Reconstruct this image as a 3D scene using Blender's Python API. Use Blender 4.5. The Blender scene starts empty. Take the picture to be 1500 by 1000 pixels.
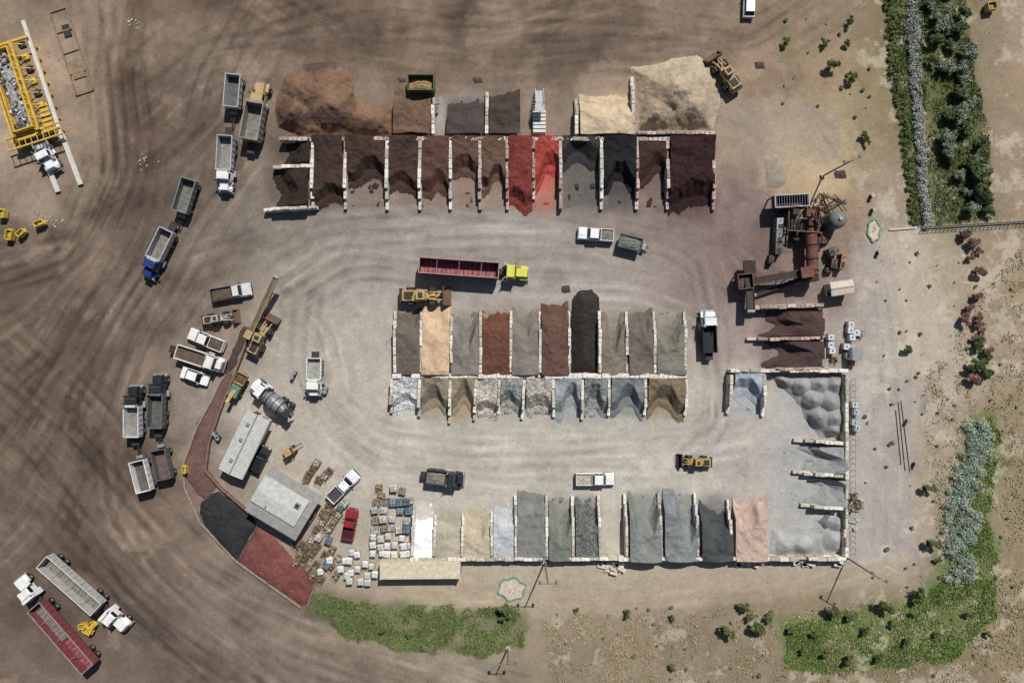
import bpy, math, random, numpy as np
from mathutils import Vector, Matrix
random.seed(7); rng=np.random.default_rng(7)
S=0.11; H=110.0
def W(px,py,h=0.0):
    k=S*(1-h/H); return ((px-750)*k,(500-py)*k)
def lin(c):
    o=[]
    for x in c:
        x=x/255.0
        o.append(x/12.92 if x<=0.04045 else ((x+0.055)/1.055)**2.4)
    return o
def linA(a):
    a=np.asarray(a,float)/255.0
    return np.where(a<=0.04045,a/12.92,((a+0.055)/1.055)**2.4)
def desat(c,k=.25,g=1.0):
    L=linA(c)@np.array([.21,.72,.07]); return (linA(c)*(1-k)+L*k)*g
scene=bpy.context.scene; COL=scene.collection

# ------------------------------------------------------------ noise
TAB=rng.random((256,256))
def vn(x,y,scale,seed=0,octs=4,rough=0.5):
    out=0;amp=1;tot=0
    for o in range(octs):
        X=x*scale+seed*17.3+o*31.7; Y=y*scale+seed*9.1+o*11.3
        xi=np.floor(X).astype(int); yi=np.floor(Y).astype(int)
        fx=X-xi; fy=Y-yi
        fx=fx*fx*(3-2*fx); fy=fy*fy*(3-2*fy)
        a=TAB[xi%256,yi%256];b=TAB[(xi+1)%256,yi%256];c=TAB[xi%256,(yi+1)%256];d=TAB[(xi+1)%256,(yi+1)%256]
        out=out+amp*((a*(1-fx)+b*fx)*(1-fy)+(c*(1-fx)+d*fx)*fy)
        tot+=amp; amp*=rough; scale*=2.03
    return out/tot-0.5
def sdist(px,py,poly):
    P=np.array(poly,float); n=len(P)
    d=np.full(px.shape,1e9); ins=np.zeros(px.shape,bool)
    for i in range(n):
        x0,y0=P[i]; x1,y1=P[(i+1)%n]
        ex,ey=x1-x0,y1-y0; L=ex*ex+ey*ey+1e-9
        t=np.clip(((px-x0)*ex+(py-y0)*ey)/L,0,1)
        d=np.minimum(d,np.hypot(px-x0-t*ex,py-y0-t*ey))
        if y0!=y1:
            c=((y0>py)!=(y1>py))&(px<(x1-x0)*(py-y0)/(y1-y0)+x0)
            ins^=c
    return np.where(ins,d,-d)
def sstep(t):
    t=np.clip(t,0,1); return t*t*(3-2*t)

# ------------------------------------------------------------ materials
MC={}
def M(name,c=(128,128,128),rough=0.8,metal=0.0,var=0.12,scale=1.5,bump=0.0,bscale=6.0,attr=False,kind=None,spec=0.3,detail=6):
    key=(name,tuple(c),kind)
    if key in MC: return MC[key]
    m=bpy.data.materials.new(name); m.use_nodes=True
    nt=m.node_tree; N=nt.nodes; Lk=nt.links
    bs=N['Principled BSDF']; bs.inputs['Roughness'].default_value=rough; bs.inputs['Metallic'].default_value=metal
    bs.inputs['Specular IOR Level'].default_value=spec
    geo=N.new('ShaderNodeNewGeometry')
    if attr:
        a=N.new('ShaderNodeAttribute'); a.attribute_name='Col'; src=a.outputs['Color']
    else:
        r=N.new('ShaderNodeRGB'); r.outputs[0].default_value=(*lin(c),1); src=r.outputs[0]
    def noise(sc,det,ro,lo,hi,a0=0.3,a1=0.7):
        n=N.new('ShaderNodeTexNoise'); n.inputs['Scale'].default_value=sc; n.inputs['Detail'].default_value=det; n.inputs['Roughness'].default_value=ro
        Lk.new(geo.outputs['Position'],n.inputs['Vector'])
        mr=N.new('ShaderNodeMapRange'); mr.inputs[1].default_value=a0; mr.inputs[2].default_value=a1; mr.inputs[3].default_value=lo; mr.inputs[4].default_value=hi
        Lk.new(n.outputs['Fac'],mr.inputs[0]); return n.outputs['Fac'],mr.outputs[0]
    def mul(col,f):
        v=N.new('ShaderNodeVectorMath'); v.operation='SCALE'; Lk.new(col,v.inputs[0]); Lk.new(f,v.inputs['Scale']); return v.outputs[0]
    _,f=noise(scale,detail,0.6,1-var,1+var); src=mul(src,f)
    hsrc=None
    if kind=='ground':
        _,f=noise(6.0,5,0.75,0.78,1.22); src=mul(src,f)
        _,f=noise(0.35,8,0.7,0.88,1.12); src=mul(src,f)
        hsrc,_=noise(3.0,8,0.75,0,1)
    if kind=='mulch':
        _,f=noise(4.5,6,0.85,0.55,1.5,0.32,0.68); src=mul(src,f)
        hsrc,_=noise(4.0,6,0.85,0,1)
    if kind=='sand':
        _,f=noise(3.5,6,0.8,0.8,1.2); src=mul(src,f)
        hsrc,_=noise(3.0,6,0.8,0,1)
    if kind=='rock':
        vo=N.new('ShaderNodeTexVoronoi'); vo.inputs['Scale'].default_value=3.4; Lk.new(geo.outputs['Position'],vo.inputs['Vector'])
        sp=N.new('ShaderNodeSeparateColor'); Lk.new(vo.outputs['Color'],sp.inputs[0])
        mr=N.new('ShaderNodeMapRange'); mr.inputs[3].default_value=0.72; mr.inputs[4].default_value=1.28; Lk.new(sp.outputs[0],mr.inputs[0]); src=mul(src,mr.outputs[0])
        mr2=N.new('ShaderNodeMapRange'); mr2.inputs[1].default_value=0.3; mr2.inputs[2].default_value=0.7; mr2.inputs[3].default_value=1.08; mr2.inputs[4].default_value=0.68; Lk.new(vo.outputs['Distance'],mr2.inputs[0]); src=mul(src,mr2.outputs[0])
        iv=N.new('ShaderNodeMath'); iv.operation='SUBTRACT'; iv.inputs[0].default_value=1; Lk.new(vo.outputs['Distance'],iv.inputs[1]); hsrc=iv.outputs[0]
    if kind=='corr':
        tc=N.new('ShaderNodeTexCoord')
        wv=N.new('ShaderNodeTexWave'); wv.inputs['Scale'].default_value=0.9; wv.bands_direction='X'; wv.inputs['Distortion'].default_value=0
        Lk.new(tc.outputs['Object'],wv.inputs['Vector']); hsrc=wv.outputs['Fac']
        mr=N.new('ShaderNodeMapRange'); mr.inputs[3].default_value=0.88; mr.inputs[4].default_value=1.04; Lk.new(wv.outputs['Fac'],mr.inputs[0]); src=mul(src,mr.outputs[0])
    if bump>0:
        if hsrc is None: hsrc,_=noise(bscale,6,0.65,0,1)
        b=N.new('ShaderNodeBump'); b.inputs['Strength'].default_value=min(bump,1); b.inputs['Distance'].default_value={'mulch':.3,'rock':.14,'sand':.18}.get(kind,.12)
        Lk.new(hsrc,b.inputs['Height']); Lk.new(b.outputs[0],bs.inputs['Normal'])
    Lk.new(src,bs.inputs['Base Color'])
    MC[key]=m; return m
GROUND=M('ground_dirt',attr=True,kind='ground',rough=0.95,bump=0.8,var=0.08,scale=1.3,spec=0.1)
PM={'mulch':M('mulch_heap',attr=True,kind='mulch',rough=0.95,bump=0.9,var=0.12,scale=0.9,spec=0.1),
    'sand':M('sand_heap',attr=True,kind='sand',rough=0.95,bump=0.6,var=0.08,scale=0.8,spec=0.1),
    'rock':M('rock_heap',attr=True,kind='rock',rough=0.9,bump=0.9,var=0.06,scale=0.8,spec=0.1)}
LEAF=M('leaves',attr=True,rough=0.8,var=0.2,scale=2.0,spec=0.15)
BARK=M('bark',(88,72,58),rough=0.95,var=0.25)
TYRE=M('tyre_rubber',(34,33,32),rough=0.9); GLASS=M('dark_glass',(22,27,32),rough=0.12,var=0.03,spec=0.6)
CHASS=M('chassis_steel',(56,52,49),rough=0.7,var=0.2); HUB=M('wheel_hub',(150,150,148),rough=0.45,metal=0.4)
def paint(c,r=0.4,var=0.09): return M('vehicle_paint',c,rough=r,var=var,scale=1.2,spec=0.5)
WHITE=paint((222,222,218)); BLACKP=paint((28,30,33)); YEL=M('machine_yellow',(176,144,90),rough=0.7,var=0.3,scale=2.5)
TANM=M('machine_tan',(166,144,108),rough=0.7,var=0.28,scale=2.5)
LIGHTR=M('tail_lamp',(150,20,18),rough=0.3); LIGHTW=M('head_lamp',(225,225,215),rough=0.2)
CONC=[M('concrete_block',c,rough=0.92,var=0.2,scale=1.3,bump=0.25,spec=0.1) for c in((208,202,190),(188,181,168),(220,214,203),(168,161,148))]
CONCD=[M('stained_block',c,rough=0.92,var=0.24,scale=1.3,bump=0.25,spec=0.1) for c in((184,162,152),(160,141,132),(196,181,171),(150,132,124))]
RUST=M('rusty_steel',(106,70,62),rough=0.8,var=0.38,scale=1.6); RUSTD=M('dark_rusty_steel',(64,50,48),rough=0.85,var=0.38,scale=1.6)
STEEL=M('galvanised_steel',(150,152,152),rough=0.45,metal=0.3,var=0.15); WOOD=M('weathered_timber',(134,114,92),rough=0.9,var=0.28)

# ------------------------------------------------------------ builders
class B:
    def __init__(s): s.v=[];s.f=[];s.m=[];s.mats=[];s.T=Matrix.Identity(4)
    def add(s,vs,fs,mat):
        if mat not in s.mats: s.mats.append(mat)
        k=s.mats.index(mat); o=len(s.v)
        s.v+= [tuple(s.T@Vector(p)) for p in vs]
        s.f+= [tuple(i+o for i in f) for f in fs]; s.m+=[k]*len(fs)
    def box(s,cx,cy,z0,lx,ly,lz,mat,rz=0,tx=1,ty=1,ox=0,oy=0):
        a,b=lx/2,ly/2; vs=[(-a,-b,0),(a,-b,0),(a,b,0),(-a,b,0),(-a*tx+ox,-b*ty+oy,lz),(a*tx+ox,-b*ty+oy,lz),(a*tx+ox,b*ty+oy,lz),(-a*tx+ox,b*ty+oy,lz)]
        c,sn=math.cos(rz),math.sin(rz)
        vs=[(cx+x*c-y*sn,cy+x*sn+y*c,z0+z) for x,y,z in vs]
        s.add(vs,[(3,2,1,0),(4,5,6,7),(0,1,5,4),(1,2,6,5),(2,3,7,6),(3,0,4,7)],mat)
    def cyl(s,p0,p1,r0,r1,mat,n=12,caps=True):
        p0=Vector(p0);p1=Vector(p1);d=(p1-p0).normalized()
        u=d.orthogonal().normalized();w=d.cross(u);vs=[]
        for p,r in((p0,r0),(p1,r1)):
            for i in range(n):
                a=2*math.pi*i/n; vs.append(tuple(p+u*(math.cos(a)*r)+w*(math.sin(a)*r)))
        fs=[(i,(i+1)%n,n+(i+1)%n,n+i) for i in range(n)]
        if caps: fs+=[tuple(range(n-1,-1,-1)),tuple(range(n,2*n))]
        s.add(vs,fs,mat)
    def beam(s,p0,p1,w,h,mat):
        p0=Vector(p0);p1=Vector(p1);d=(p1-p0).normalized()
        up=Vector((0,0,1)) if abs(d.z)<0.95 else Vector((1,0,0))
        u=d.cross(up).normalized()*w/2; q=u.cross(d).normalized()*h/2; vs=[]
        for p in(p0,p1): vs+=[tuple(p-u-q),tuple(p+u-q),tuple(p+u+q),tuple(p-u+q)]
        s.add(vs,[(3,2,1,0),(4,5,6,7),(0,1,5,4),(1,2,6,5),(2,3,7,6),(3,0,4,7)],mat)
    def prof(s,pts,y0,y1,mat):
        n=len(pts); vs=[(x,y0,z) for x,z in pts]+[(x,y1,z) for x,z in pts]
        fs=[(i,(i+1)%n,n+(i+1)%n,n+i) for i in range(n)]+[tuple(range(n-1,-1,-1)),tuple(range(n,2*n))]
        s.add(vs,fs,mat)
    def dome(s,c,r,mat,rz=None,n=16,m=6):
        rz=rz or r; vs=[];fs=[]
        for j in range(m):
            a=math.pi/2*j/m
            for i in range(n):
                t=2*math.pi*i/n; vs.append((c[0]+r*math.cos(a)*math.cos(t),c[1]+r*math.cos(a)*math.sin(t),c[2]+rz*math.sin(a)))
        vs.append((c[0],c[1],c[2]+rz)); R=m
        for j in range(R-1):
            for i in range(n): fs.append((j*n+i,j*n+(i+1)%n,(j+1)*n+(i+1)%n,(j+1)*n+i))
        for i in range(n): fs.append(((R-1)*n+i,(R-1)*n+(i+1)%n,R*n))
        s.add(vs,fs,mat)
    def tray(s,x0,x1,y0,y1,z0,z1,th,mo,mi,fill=None,fh=0.6,ribs=0,lip=None):
        cx,cy=(x0+x1)/2,(y0+y1)/2
        s.box(cx,cy,z0,x1-x0-2*th-.01,y1-y0-2*th-.01,0.08,mi)
        for yy in(y0+th/2,y1-th/2): s.box(cx,yy,z0,x1-x0,th,z1-z0,mo)
        for xx in(x0+th/2,x1-th/2): s.box(xx,cy,z0,th,y1-y0-2*th-.004,z1-z0-.01,mo)
        if lip:
            for yy in(y0+th/2,y1-th/2): s.box(cx,yy,z1,x1-x0+.04,th+.06,0.06,lip)
            for xx in(x0+th/2,x1-th/2): s.box(xx,cy,z1+.003,th+.06,y1-y0-2*th-.08,0.05,lip)
        for i in range(ribs):
            xx=x0+(x1-x0)*(i+.5)/ribs
            for yy,sg in((y0,-1),(y1,1)): s.box(xx,yy+sg*.04,z0+.05,.1,.08,z1-z0-.1,mo)
        if fill is not None:
            n=10;vs=[];fs=[]
            for i in range(n+1):
                for j in range(n+1):
                    u,v=i/n,j/n; e=min(u,1-u,v,1-v)*2
                    vs.append((x0+th+.01+(x1-x0-2*th-.02)*u,y0+th+.01+(y1-y0-2*th-.02)*v,z0+fh*(0.55+0.45*min(1,e*1.6))+random.uniform(-.08,.08)))
            for i in range(n):
                for j in range(n): fs.append((i*(n+1)+j,(i+1)*(n+1)+j,(i+1)*(n+1)+j+1,i*(n+1)+j+1))
            s.add(vs,fs,fill)
    def obj(s,name,loc=(0,0,0),rz=0,bevel=0.03,smooth=False):
        me=bpy.data.meshes.new(name); me.from_pydata(s.v,[],s.f)
        for m in s.mats: me.materials.append(m)
        me.polygons.foreach_set('material_index',s.m)
        me.update()
        o=bpy.data.objects.new(name,me); o.location=loc; o.rotation_euler=(0,0,rz); COL.objects.link(o)
        if bevel>0:
            b=o.modifiers.new('bevel','BEVEL'); b.width=bevel; b.segments=2; b.limit_method='ANGLE'; b.angle_limit=math.radians(40)
        return o
def npmesh(name,V,F,mats,cols=None,midx=None,smooth=False):
    V=np.asarray(V,np.float32);F=np.asarray(F,np.int32);k=F.shape[1]
    me=bpy.data.meshes.new(name); me.vertices.add(len(V)); me.vertices.foreach_set('co',V.ravel())
    me.loops.add(F.size); me.loops.foreach_set('vertex_index',F.ravel())
    me.polygons.add(len(F)); me.polygons.foreach_set('loop_start',np.arange(0,F.size,k,dtype=np.int32))
    try: me.polygons.foreach_set('loop_total',np.full(len(F),k,dtype=np.int32))
    except Exception: pass
    for m in mats: me.materials.append(m)
    if midx is not None: me.polygons.foreach_set('material_index',np.asarray(midx,np.int32))
    me.polygons.foreach_set('use_smooth',np.full(len(F),smooth))
    if cols is not None:
        a=me.color_attributes.new('Col','FLOAT_COLOR','POINT')
        c=np.ones((len(V),4),np.float32); c[:,:3]=cols; a.data.foreach_set('color',c.ravel())
    me.update(calc_edges=True); me.validate()
    return me
def addobj(name,me,loc=(0,0,0),rz=0,sc=1):
    o=bpy.data.objects.new(name,me); o.location=loc; o.rotation_euler=(0,0,rz)
    o.scale=(sc,sc,sc) if not isinstance(sc,tuple) else sc
    COL.objects.link(o); return o
def gridfaces(nx,ny,keep=None):
    i,j=np.meshgrid(np.arange(nx-1),np.arange(ny-1),indexing='ij')
    a=(i*ny+j).ravel(); F=np.stack([a,a+ny,a+ny+1,a+1],1)
    if keep is not None:
        k=keep.ravel(); F=F[k[F].any(1)]
    return F

# ------------------------------------------------------------ bays data (x0,x1,yback,yfront,fill,colour,kind,height,scoop)
MU,SA,RO='mulch','sand','rock'
BAYS=[
 (459,504,202,303,.97,(82,60,50),MU,2.1,.12),(508,565,202,303,.62,(82,60,48),MU,2.1,.14),(569,613,202,303,.76,(90,64,52),MU,2.0,.10),
 (617,659,202,303,.82,(110,76,58),MU,2.0,.16),(663,702,202,303,.55,(114,80,62),MU,1.9,.10),(705,741,202,303,.74,(118,86,66),MU,1.8,.2),
 (745,780,202,303,.94,(148,56,48),MU,2.0,.07),(783,819,202,303,.70,(200,62,46),MU,1.9,.24),(823,879,202,303,.42,(62,60,60),SA,1.8,.15),
 (883,931,202,303,.80,(46,46,48),MU,2.1,.22),(935,976,202,303,.64,(84,56,50),MU,1.9,.18),(980,1044,202,303,.98,(66,42,40),MU,2.4,.10),
 (581,616,548,455,.95,(108,96,82),SA,1.9,.08),(619,659,548,455,.97,(208,170,124),SA,2.2,.06),(662,702,548,455,.86,(126,117,105),SA,2.1,.22),
 (706,747,548,455,.86,(122,74,52),MU,2.0,.04),(750,790,548,455,.92,(128,117,105),SA,2.1,.12),(793,833,548,455,1.0,(116,82,66),MU,2.2,.06),
 (881,917,548,455,.88,(126,114,98),SA,1.9,.28),(920,957,548,455,.92,(110,101,88),SA,2.0,.08),(961,1003,548,455,.88,(126,119,103),SA,2.0,.26),
 (576,613,553,608,.82,(208,208,204),RO,1.7,.18),(617,658,553,614,.86,(148,134,106),SA,1.9,.30),(662,695,553,614,.92,(158,136,100),SA,2.0,.34),
 (699,730,553,614,.92,(200,185,164),RO,1.8,.10),(734,766,553,610,.78,(156,156,149),RO,1.7,.14),(771,809,553,610,.92,(184,176,162),RO,1.9,.12),
 (813,851,553,612,.9,(152,160,160),SA,1.9,.34),(856,890,553,612,.85,(146,149,146),RO,1.9,.26),(895,943,553,610,.92,(120,128,128),SA,2.1,.34),(949,1003,553,608,.98,(136,115,80),SA,2.2,.30),
 (607,634,818,738,.60,(240,240,238),SA,1.6,.08),(638,675,818,745,.82,(172,159,137),SA,1.5,.10),(680,718,818,745,.82,(186,169,136),SA,1.7,.2),
 (723,753,818,738,.84,(178,182,184),SA,1.5,.08),(758,799,818,728,.98,(124,126,118),SA,1.8,.05),(804,838,818,728,.84,(120,123,112),SA,1.9,.22),
 (843,877,818,728,.86,(114,115,110),RO,1.8,.16),(921,967,818,725,.96,(126,130,124),SA,2.3,.30),(972,1021,818,725,.94,(124,131,131),SA,2.2,.34),
 (1026,1071,818,728,.78,(74,78,78),SA,2.2,.14),(1075,1121,818,732,.96,(192,162,140),SA,2.1,.2),
 (1075,1118,545,608,.72,(160,172,180),SA,1.7,.28),
 (577,632,198,134,.94,(126,94,70),MU,2.0,.04),(655,709,198,140,.82,(80,70,66),SA,1.7,.2),(717,762,198,136,.92,(86,71,60),MU,1.8,.05),(849,925,200,142,.92,(202,174,132),SA,2.2,.06)]
SIDEBAYS=[
 (456,408,205,238,.74,(62,50,44),MU,1.6,.2),(455,398,247,301,.86,(70,53,46),MU,2.0,.16),
 (1203,1118,456,492,.9,(88,64,58),SA,1.9,.26),(1203,1118,500,538,.85,(82,64,60),SA,1.9,.26),
 (1238,1150,654,692,.65,(146,147,145),SA,1.7,.3),(1238,1150,702,742,.6,(152,153,151),SA,1.7,.3)]

# ------------------------------------------------------------ ground sheet
dx=0.2
inx=np.arange(-100,100+dx/2,dx); iny=np.arange(-70,70+dx/2,dx)
ex=np.array([4,12,28,60,120,250,500,1000,2000.])
xs=np.concatenate([-(100+ex[::-1]),inx,100+ex]); ys=np.concatenate([-(70+ex[::-1]),iny,70+ex]); ne=len(ex)
X,Y=np.meshgrid(xs,ys,indexing='ij'); PX=X/S+750; PY=500-Y/S
CT=[
 [(140,124,107),(136,120,104),(116,99,85),(108,92,80),(108,93,80),(112,95,82),(118,102,88),(118,103,89),(120,104,90),(128,110,96),(142,125,109),(138,120,102),(144,126,106),(130,118,92),(120,112,88),(152,134,114)],
 [(144,127,110),(150,132,114),(106,90,77),(118,104,91),(114,99,86),(114,98,85),(118,102,88),(124,108,94),(120,104,90),(128,112,97),(136,118,103),(150,130,110),(150,132,108),(130,118,90),(118,110,86),(152,132,110)],
 [(158,142,125),(136,119,103),(102,86,74),(116,101,90),(110,98,87),(120,106,94),(126,112,100),(130,116,104),(132,118,106),(138,121,109),(144,127,113),(152,134,116),(170,152,124),(142,127,102),(115,108,84),(150,132,112)],
 [(116,101,88),(122,107,94),(102,87,77),(114,102,92),(134,124,114),(148,141,132),(152,146,137),(152,147,139),(144,137,129),(136,125,117),(130,115,109),(134,117,111),(168,144,117),(156,140,122),(115,108,84),(147,130,110)],
 [(106,91,80),(114,99,87),(118,104,92),(126,112,100),(150,141,130),(158,150,140),(158,151,142),(158,151,143),(158,150,142),(154,145,137),(142,127,121),(126,109,103),(152,137,129),(168,156,143),(166,153,138),(152,135,115)],
 [(122,106,92),(100,86,75),(120,106,94),(124,110,97),(162,154,142),(168,161,150),(168,161,151),(168,162,152),(168,162,152),(168,160,151),(164,154,146),(152,139,132),(153,144,135),(168,159,148),(166,153,138),(154,139,119)],
 [(110,96,84),(102,88,77),(112,98,86),(152,140,128),(169,162,150),(176,166,154),(178,171,159),(178,172,161),(179,173,162),(179,173,161),(178,171,160),(173,165,155),(158,154,148),(165,157,150),(162,149,133),(145,130,106)],
 [(102,88,77),(110,96,84),(104,89,78),(126,110,98),(166,157,144),(177,170,158),(179,172,160),(181,174,162),(181,174,162),(181,175,163),(179,173,162),(176,169,160),(164,162,156),(162,154,148),(154,144,125),(136,124,98)],
 [(114,99,88),(106,92,81),(106,92,81),(118,104,92),(144,131,117),(163,154,141),(172,164,152),(174,167,153),(174,167,153),(174,168,154),(172,166,155),(168,162,152),(162,158,152),(159,151,144),(150,138,118),(138,124,100)],
 [(106,91,81),(108,94,83),(108,95,85),(110,97,87),(122,109,97),(135,122,105),(144,131,112),(152,140,122),(143,130,111),(143,130,111),(141,127,108),(139,126,106),(138,125,102),(134,122,97),(131,119,94),(137,122,100)],
 [(108,94,83),(108,95,85),(105,92,82),(108,96,86),(112,100,89),(118,106,94),(132,120,106),(148,137,122),(145,132,114),(138,125,106),(138,125,106),(134,121,102),(130,116,94),(128,116,92),(130,116,94),(141,127,106)]]
CT=np.array(CT,float)
wx=vn(X,Y,0.09,1,4)*70; wy=vn(X,Y,0.09,2,4)*70
u=np.clip((PX+wx)/100,0,14.999); v=np.clip((PY+wy)/100,0,9.999)
i0=u.astype(int); j0=v.astype(int); fu=sstep(u-i0)[...,None]; fv=sstep(v-j0)[...,None]
C=(CT[j0,i0]*(1-fu)+CT[j0,i0+1]*fu)*(1-fv)+(CT[j0+1,i0]*(1-fu)+CT[j0+1,i0+1]*fu)*fv
C=linA(C)
leftm=sstep((430-PX)/120)+sstep((190-PY)/60)*sstep((1120-PX)/100)
leftm=np.clip(leftm+sstep((sdist(PX,PY,[(440,890),(560,945),(720,990),(900,1010),(300,1010)])+20)/40),0,1)
nz=vn(X,Y,0.12,3,5,0.62); C*=(1+(0.26+0.95*leftm)[...,None]*nz[...,None])
n2=vn(X,Y,.55,71,5,.65); C*=(1+.3*n2[...,None])
damp=sstep((vn(X,Y,.16,73,5,.6)-.12)/.12)[...,None]; C*=1-.16*damp
dusty=sstep((vn(X,Y,.11,75,5,.6)-.10)/.14)*leftm; C=C*(1-.38*dusty[...,None])+linA((164,146,126))*(.38*dusty[...,None])
rd=np.exp(-((PX-1090)/75)**2-((PY-400)/110)**2)*(0.8+vn(X,Y,.2,5,3)); C=C*(1-0.25*rd[...,None])+linA((102,76,74))*(0.25*rd[...,None])
rd=np.exp(-((PX-1010)/50)**2-((PY-320)/30)**2)*(0.8+vn(X,Y,.2,6,3)); C=C*(1-0.25*rd[...,None])+linA((98,72,72))*(0.25*rd[...,None])
def pnt(poly,c,alpha=1.0,soft=8,namp=14,seed=11,ns=0.25):
    P=np.array(poly,float); x0,y0=P.min(0)-30; x1,y1=P.max(0)+30
    ix=np.where((xs/S+750>x0)&(xs/S+750<x1))[0]; iy=np.where((500-ys/S>y0)&(500-ys/S<y1))[0]
    if len(ix)==0 or len(iy)==0: return
    sl=(slice(ix[0],ix[-1]+1),slice(iy[0],iy[-1]+1))
    sd=sdist(PX[sl],PY[sl],poly)+vn(X[sl],Y[sl],ns,seed,4,.6)*2*namp
    a=(alpha*sstep(sd/soft+.5))[...,None]*(.85+.5*vn(X[sl],Y[sl],1.2,seed+1,3))[...,None]
    C[sl]=C[sl]*(1-a)+linA(c)*a
for poly,c,al in [
  ([(1130,180),(1240,190),(1260,290),(1180,300),(1110,270)],(194,172,138),.5),
  ([(1060,160),(1220,150),(1235,230),(1120,235)],(150,140,132),.5),
  ([(1290,340),(1400,335),(1405,520),(1330,560),(1290,520)],(184,173,156),.5),
  ([(1250,330),(1300,340),(1330,600),(1330,820),(1250,830)],(168,159,152),.6),
  ([(1330,600),(1400,620),(1380,760),(1340,800)],(170,155,134),.5),
  ([(470,835),(900,822),(1240,835),(1330,800),(1330,860),(900,895),(720,905),(560,880)],(172,157,134),.65),
  ([(0,210),(60,250),(110,330),(60,330),(0,320)],(162,145,129),.5),([(70,180),(130,160),(160,260),(110,320)],(152,135,119),.5),
  ([(1420,0),(1500,0),(1500,320),(1450,300)],(152,135,114),.5),
  ([(1130,545),(1238,545),(1238,815),(1125,815)],(170,169,165),.7),
  ([(640,140),(715,135),(715,200),(640,200)],(178,173,167),.7),([(640,730),(760,730),(760,815),(600,815),(600,740)],(188,183,170),.6),
  ([(1350,350),(1500,330),(1500,1000),(1440,1000),(1460,700),(1440,560)],(148,133,108),.5),
  ([(820,900),(1060,905),(1150,940),(1140,990),(800,985)],(136,122,102),.5)]:
    pnt(poly,c,al,soft=22,namp=16,seed=len(poly)+c[0])
def dens(): return np.zeros((len(inx),len(iny)))
def smoothline(pts,n):
    P=np.array(pts,float); d=np.r_[0,np.cumsum(np.hypot(*np.diff(P,axis=0).T))]; t=np.linspace(0,d[-1],n)
    x=np.interp(t,d,P[:,0]);y=np.interp(t,d,P[:,1]); w=max(3,int(n/len(pts)*0.9))|1; k=np.hanning(w+2)[1:-1];k/=k.sum(); p=w//2
    x=np.convolve(np.pad(x,p,mode='reflect',reflect_type='odd'),k,'valid'); y=np.convolve(np.pad(y,p,mode='reflect',reflect_type='odd'),k,'valid'); return x,y
def stamp(D,pts,width,n,st):
    P=np.array(pts,float); L=np.hypot(*np.diff(P,axis=0).T).sum(); m=int(L/0.9)
    x,y=smoothline(pts,m); tx=np.gradient(x);ty=np.gradient(y);q=np.hypot(tx,ty)+1e-6; nx,ny=-ty/q,tx/q
    t=np.linspace(0,L/100,m)
    for k in range(n):
        off=rng.normal(0,width/2.0)+ 14*np.sin(t*rng.uniform(.3,1.1)+rng.uniform(0,6))*rng.uniform(0,1)+rng.normal(0,width/3)*(t/t[-1]-.5)
        a0,a1=sorted(rng.uniform(-.3,1.3,2)); 
        if a1-a0<.25: a1=a0+.4
        tt=np.linspace(0,1,m); wgt=sstep((tt-a0)/.08)*sstep((a1-tt)/.08)*st*rng.uniform(.2,1.0)**1.5*np.clip(0.7+0.6*np.sin(t*rng.uniform(1,6)+rng.uniform(0,6)),0,2)
        for side in(-9,9):
            for e in(-1.0,1.0):
                gx=(x+nx*(off+side+e)-750)*S; gy=(500-(y+ny*(off+side+e)))*S
                ii=np.round((gx+100)/dx).astype(int); jj=np.round((gy+70)/dx).astype(int)
                ok=(ii>=0)&(ii<len(inx))&(jj>=0)&(jj<len(iny)); np.add.at(D,(ii[ok],jj[ok]),wgt[ok])
def blur(D,n=1):
    for _ in range(n):
        D=(np.roll(D,1,0)+2*D+np.roll(D,-1,0))/4; D=(np.roll(D,1,1)+2*D+np.roll(D,-1,1))/4
    return D
Dk=dens(); Lt=dens()
LD=[([(215,-40),(188,120),(205,260),(150,380),(60,480),(-60,570)],60,26,1.0),
 ([(340,-40),(265,100),(240,230),(222,330),(150,440),(90,540),(20,640),(-40,720)],55,20,.9),
 ([(-50,500),(90,620),(180,730),(280,840),(420,930),(600,985),(760,1040)],70,34,1.0),
 ([(-50,620),(80,740),(200,870),(330,960),(440,1060)],60,22,.9),
 ([(260,400),(175,520),(130,650),(145,760),(205,860),(320,960),(420,1040)],55,18,.9),
 ([(-40,900),(80,780),(140,640),(200,480),(290,340),(380,230)],60,16,.8),
 ([(130,-40),(150,100),(165,240),(100,380),(-50,430)],35,16,.9),
 ([(380,-40),(500,30),(700,60),(900,50),(1100,70),(1240,-30)],55,26,.7),
 ([(190,170),(300,70),(480,50),(700,25),(940,-40)],50,20,.7),
 ([(-40,360),(100,350),(200,300),(330,180),(380,60),(520,20)],40,12,.7),
 ([(380,70),(560,80),(800,90),(1040,60),(1120,150)],30,10,.5),
 ([(230,420),(300,400),(390,360),(500,335),(700,330)],30,16,.6)]
for p,w,n,s in LD: stamp(Dk,p,w,n,s); stamp(Lt,p,w*1.1,max(4,n//2),s*.8)
YD=[([(390,400),(480,340),(650,328),(850,332),(1000,360),(1080,440)],55,30,.45),
 ([(420,460),(520,400),(760,425),(930,430),(1030,470),(1050,580),(1040,650)],35,18,.4),
 ([(400,430),(470,480),(490,590),(560,650),(700,665),(900,662),(1060,650),(1100,640)],55,34,.36),
 ([(550,680),(750,700),(950,690),(1150,650)],40,18,.3),([(1020,380),(1050,500),(1060,620),(1000,680)],30,16,.45),
 ([(500,320),(440,420),(430,520),(470,620),(560,690)],40,18,.36),
 ([(1120,-30),(1150,120),(1235,220),(1285,400),(1300,600),(1300,800)],22,10,.4),([(1290,830),(1100,870),(850,872),(700,880),(560,860)],12,7,.35),
 ([(1500,1010),(1470,940),(1490,800)],12,5,.4),([(1330,850),(1395,740),(1380,600),(1480,330)],10,3,.25),([(1160,10),(1150,80),(1190,200),(1290,330)],12,6,.35)]
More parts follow.
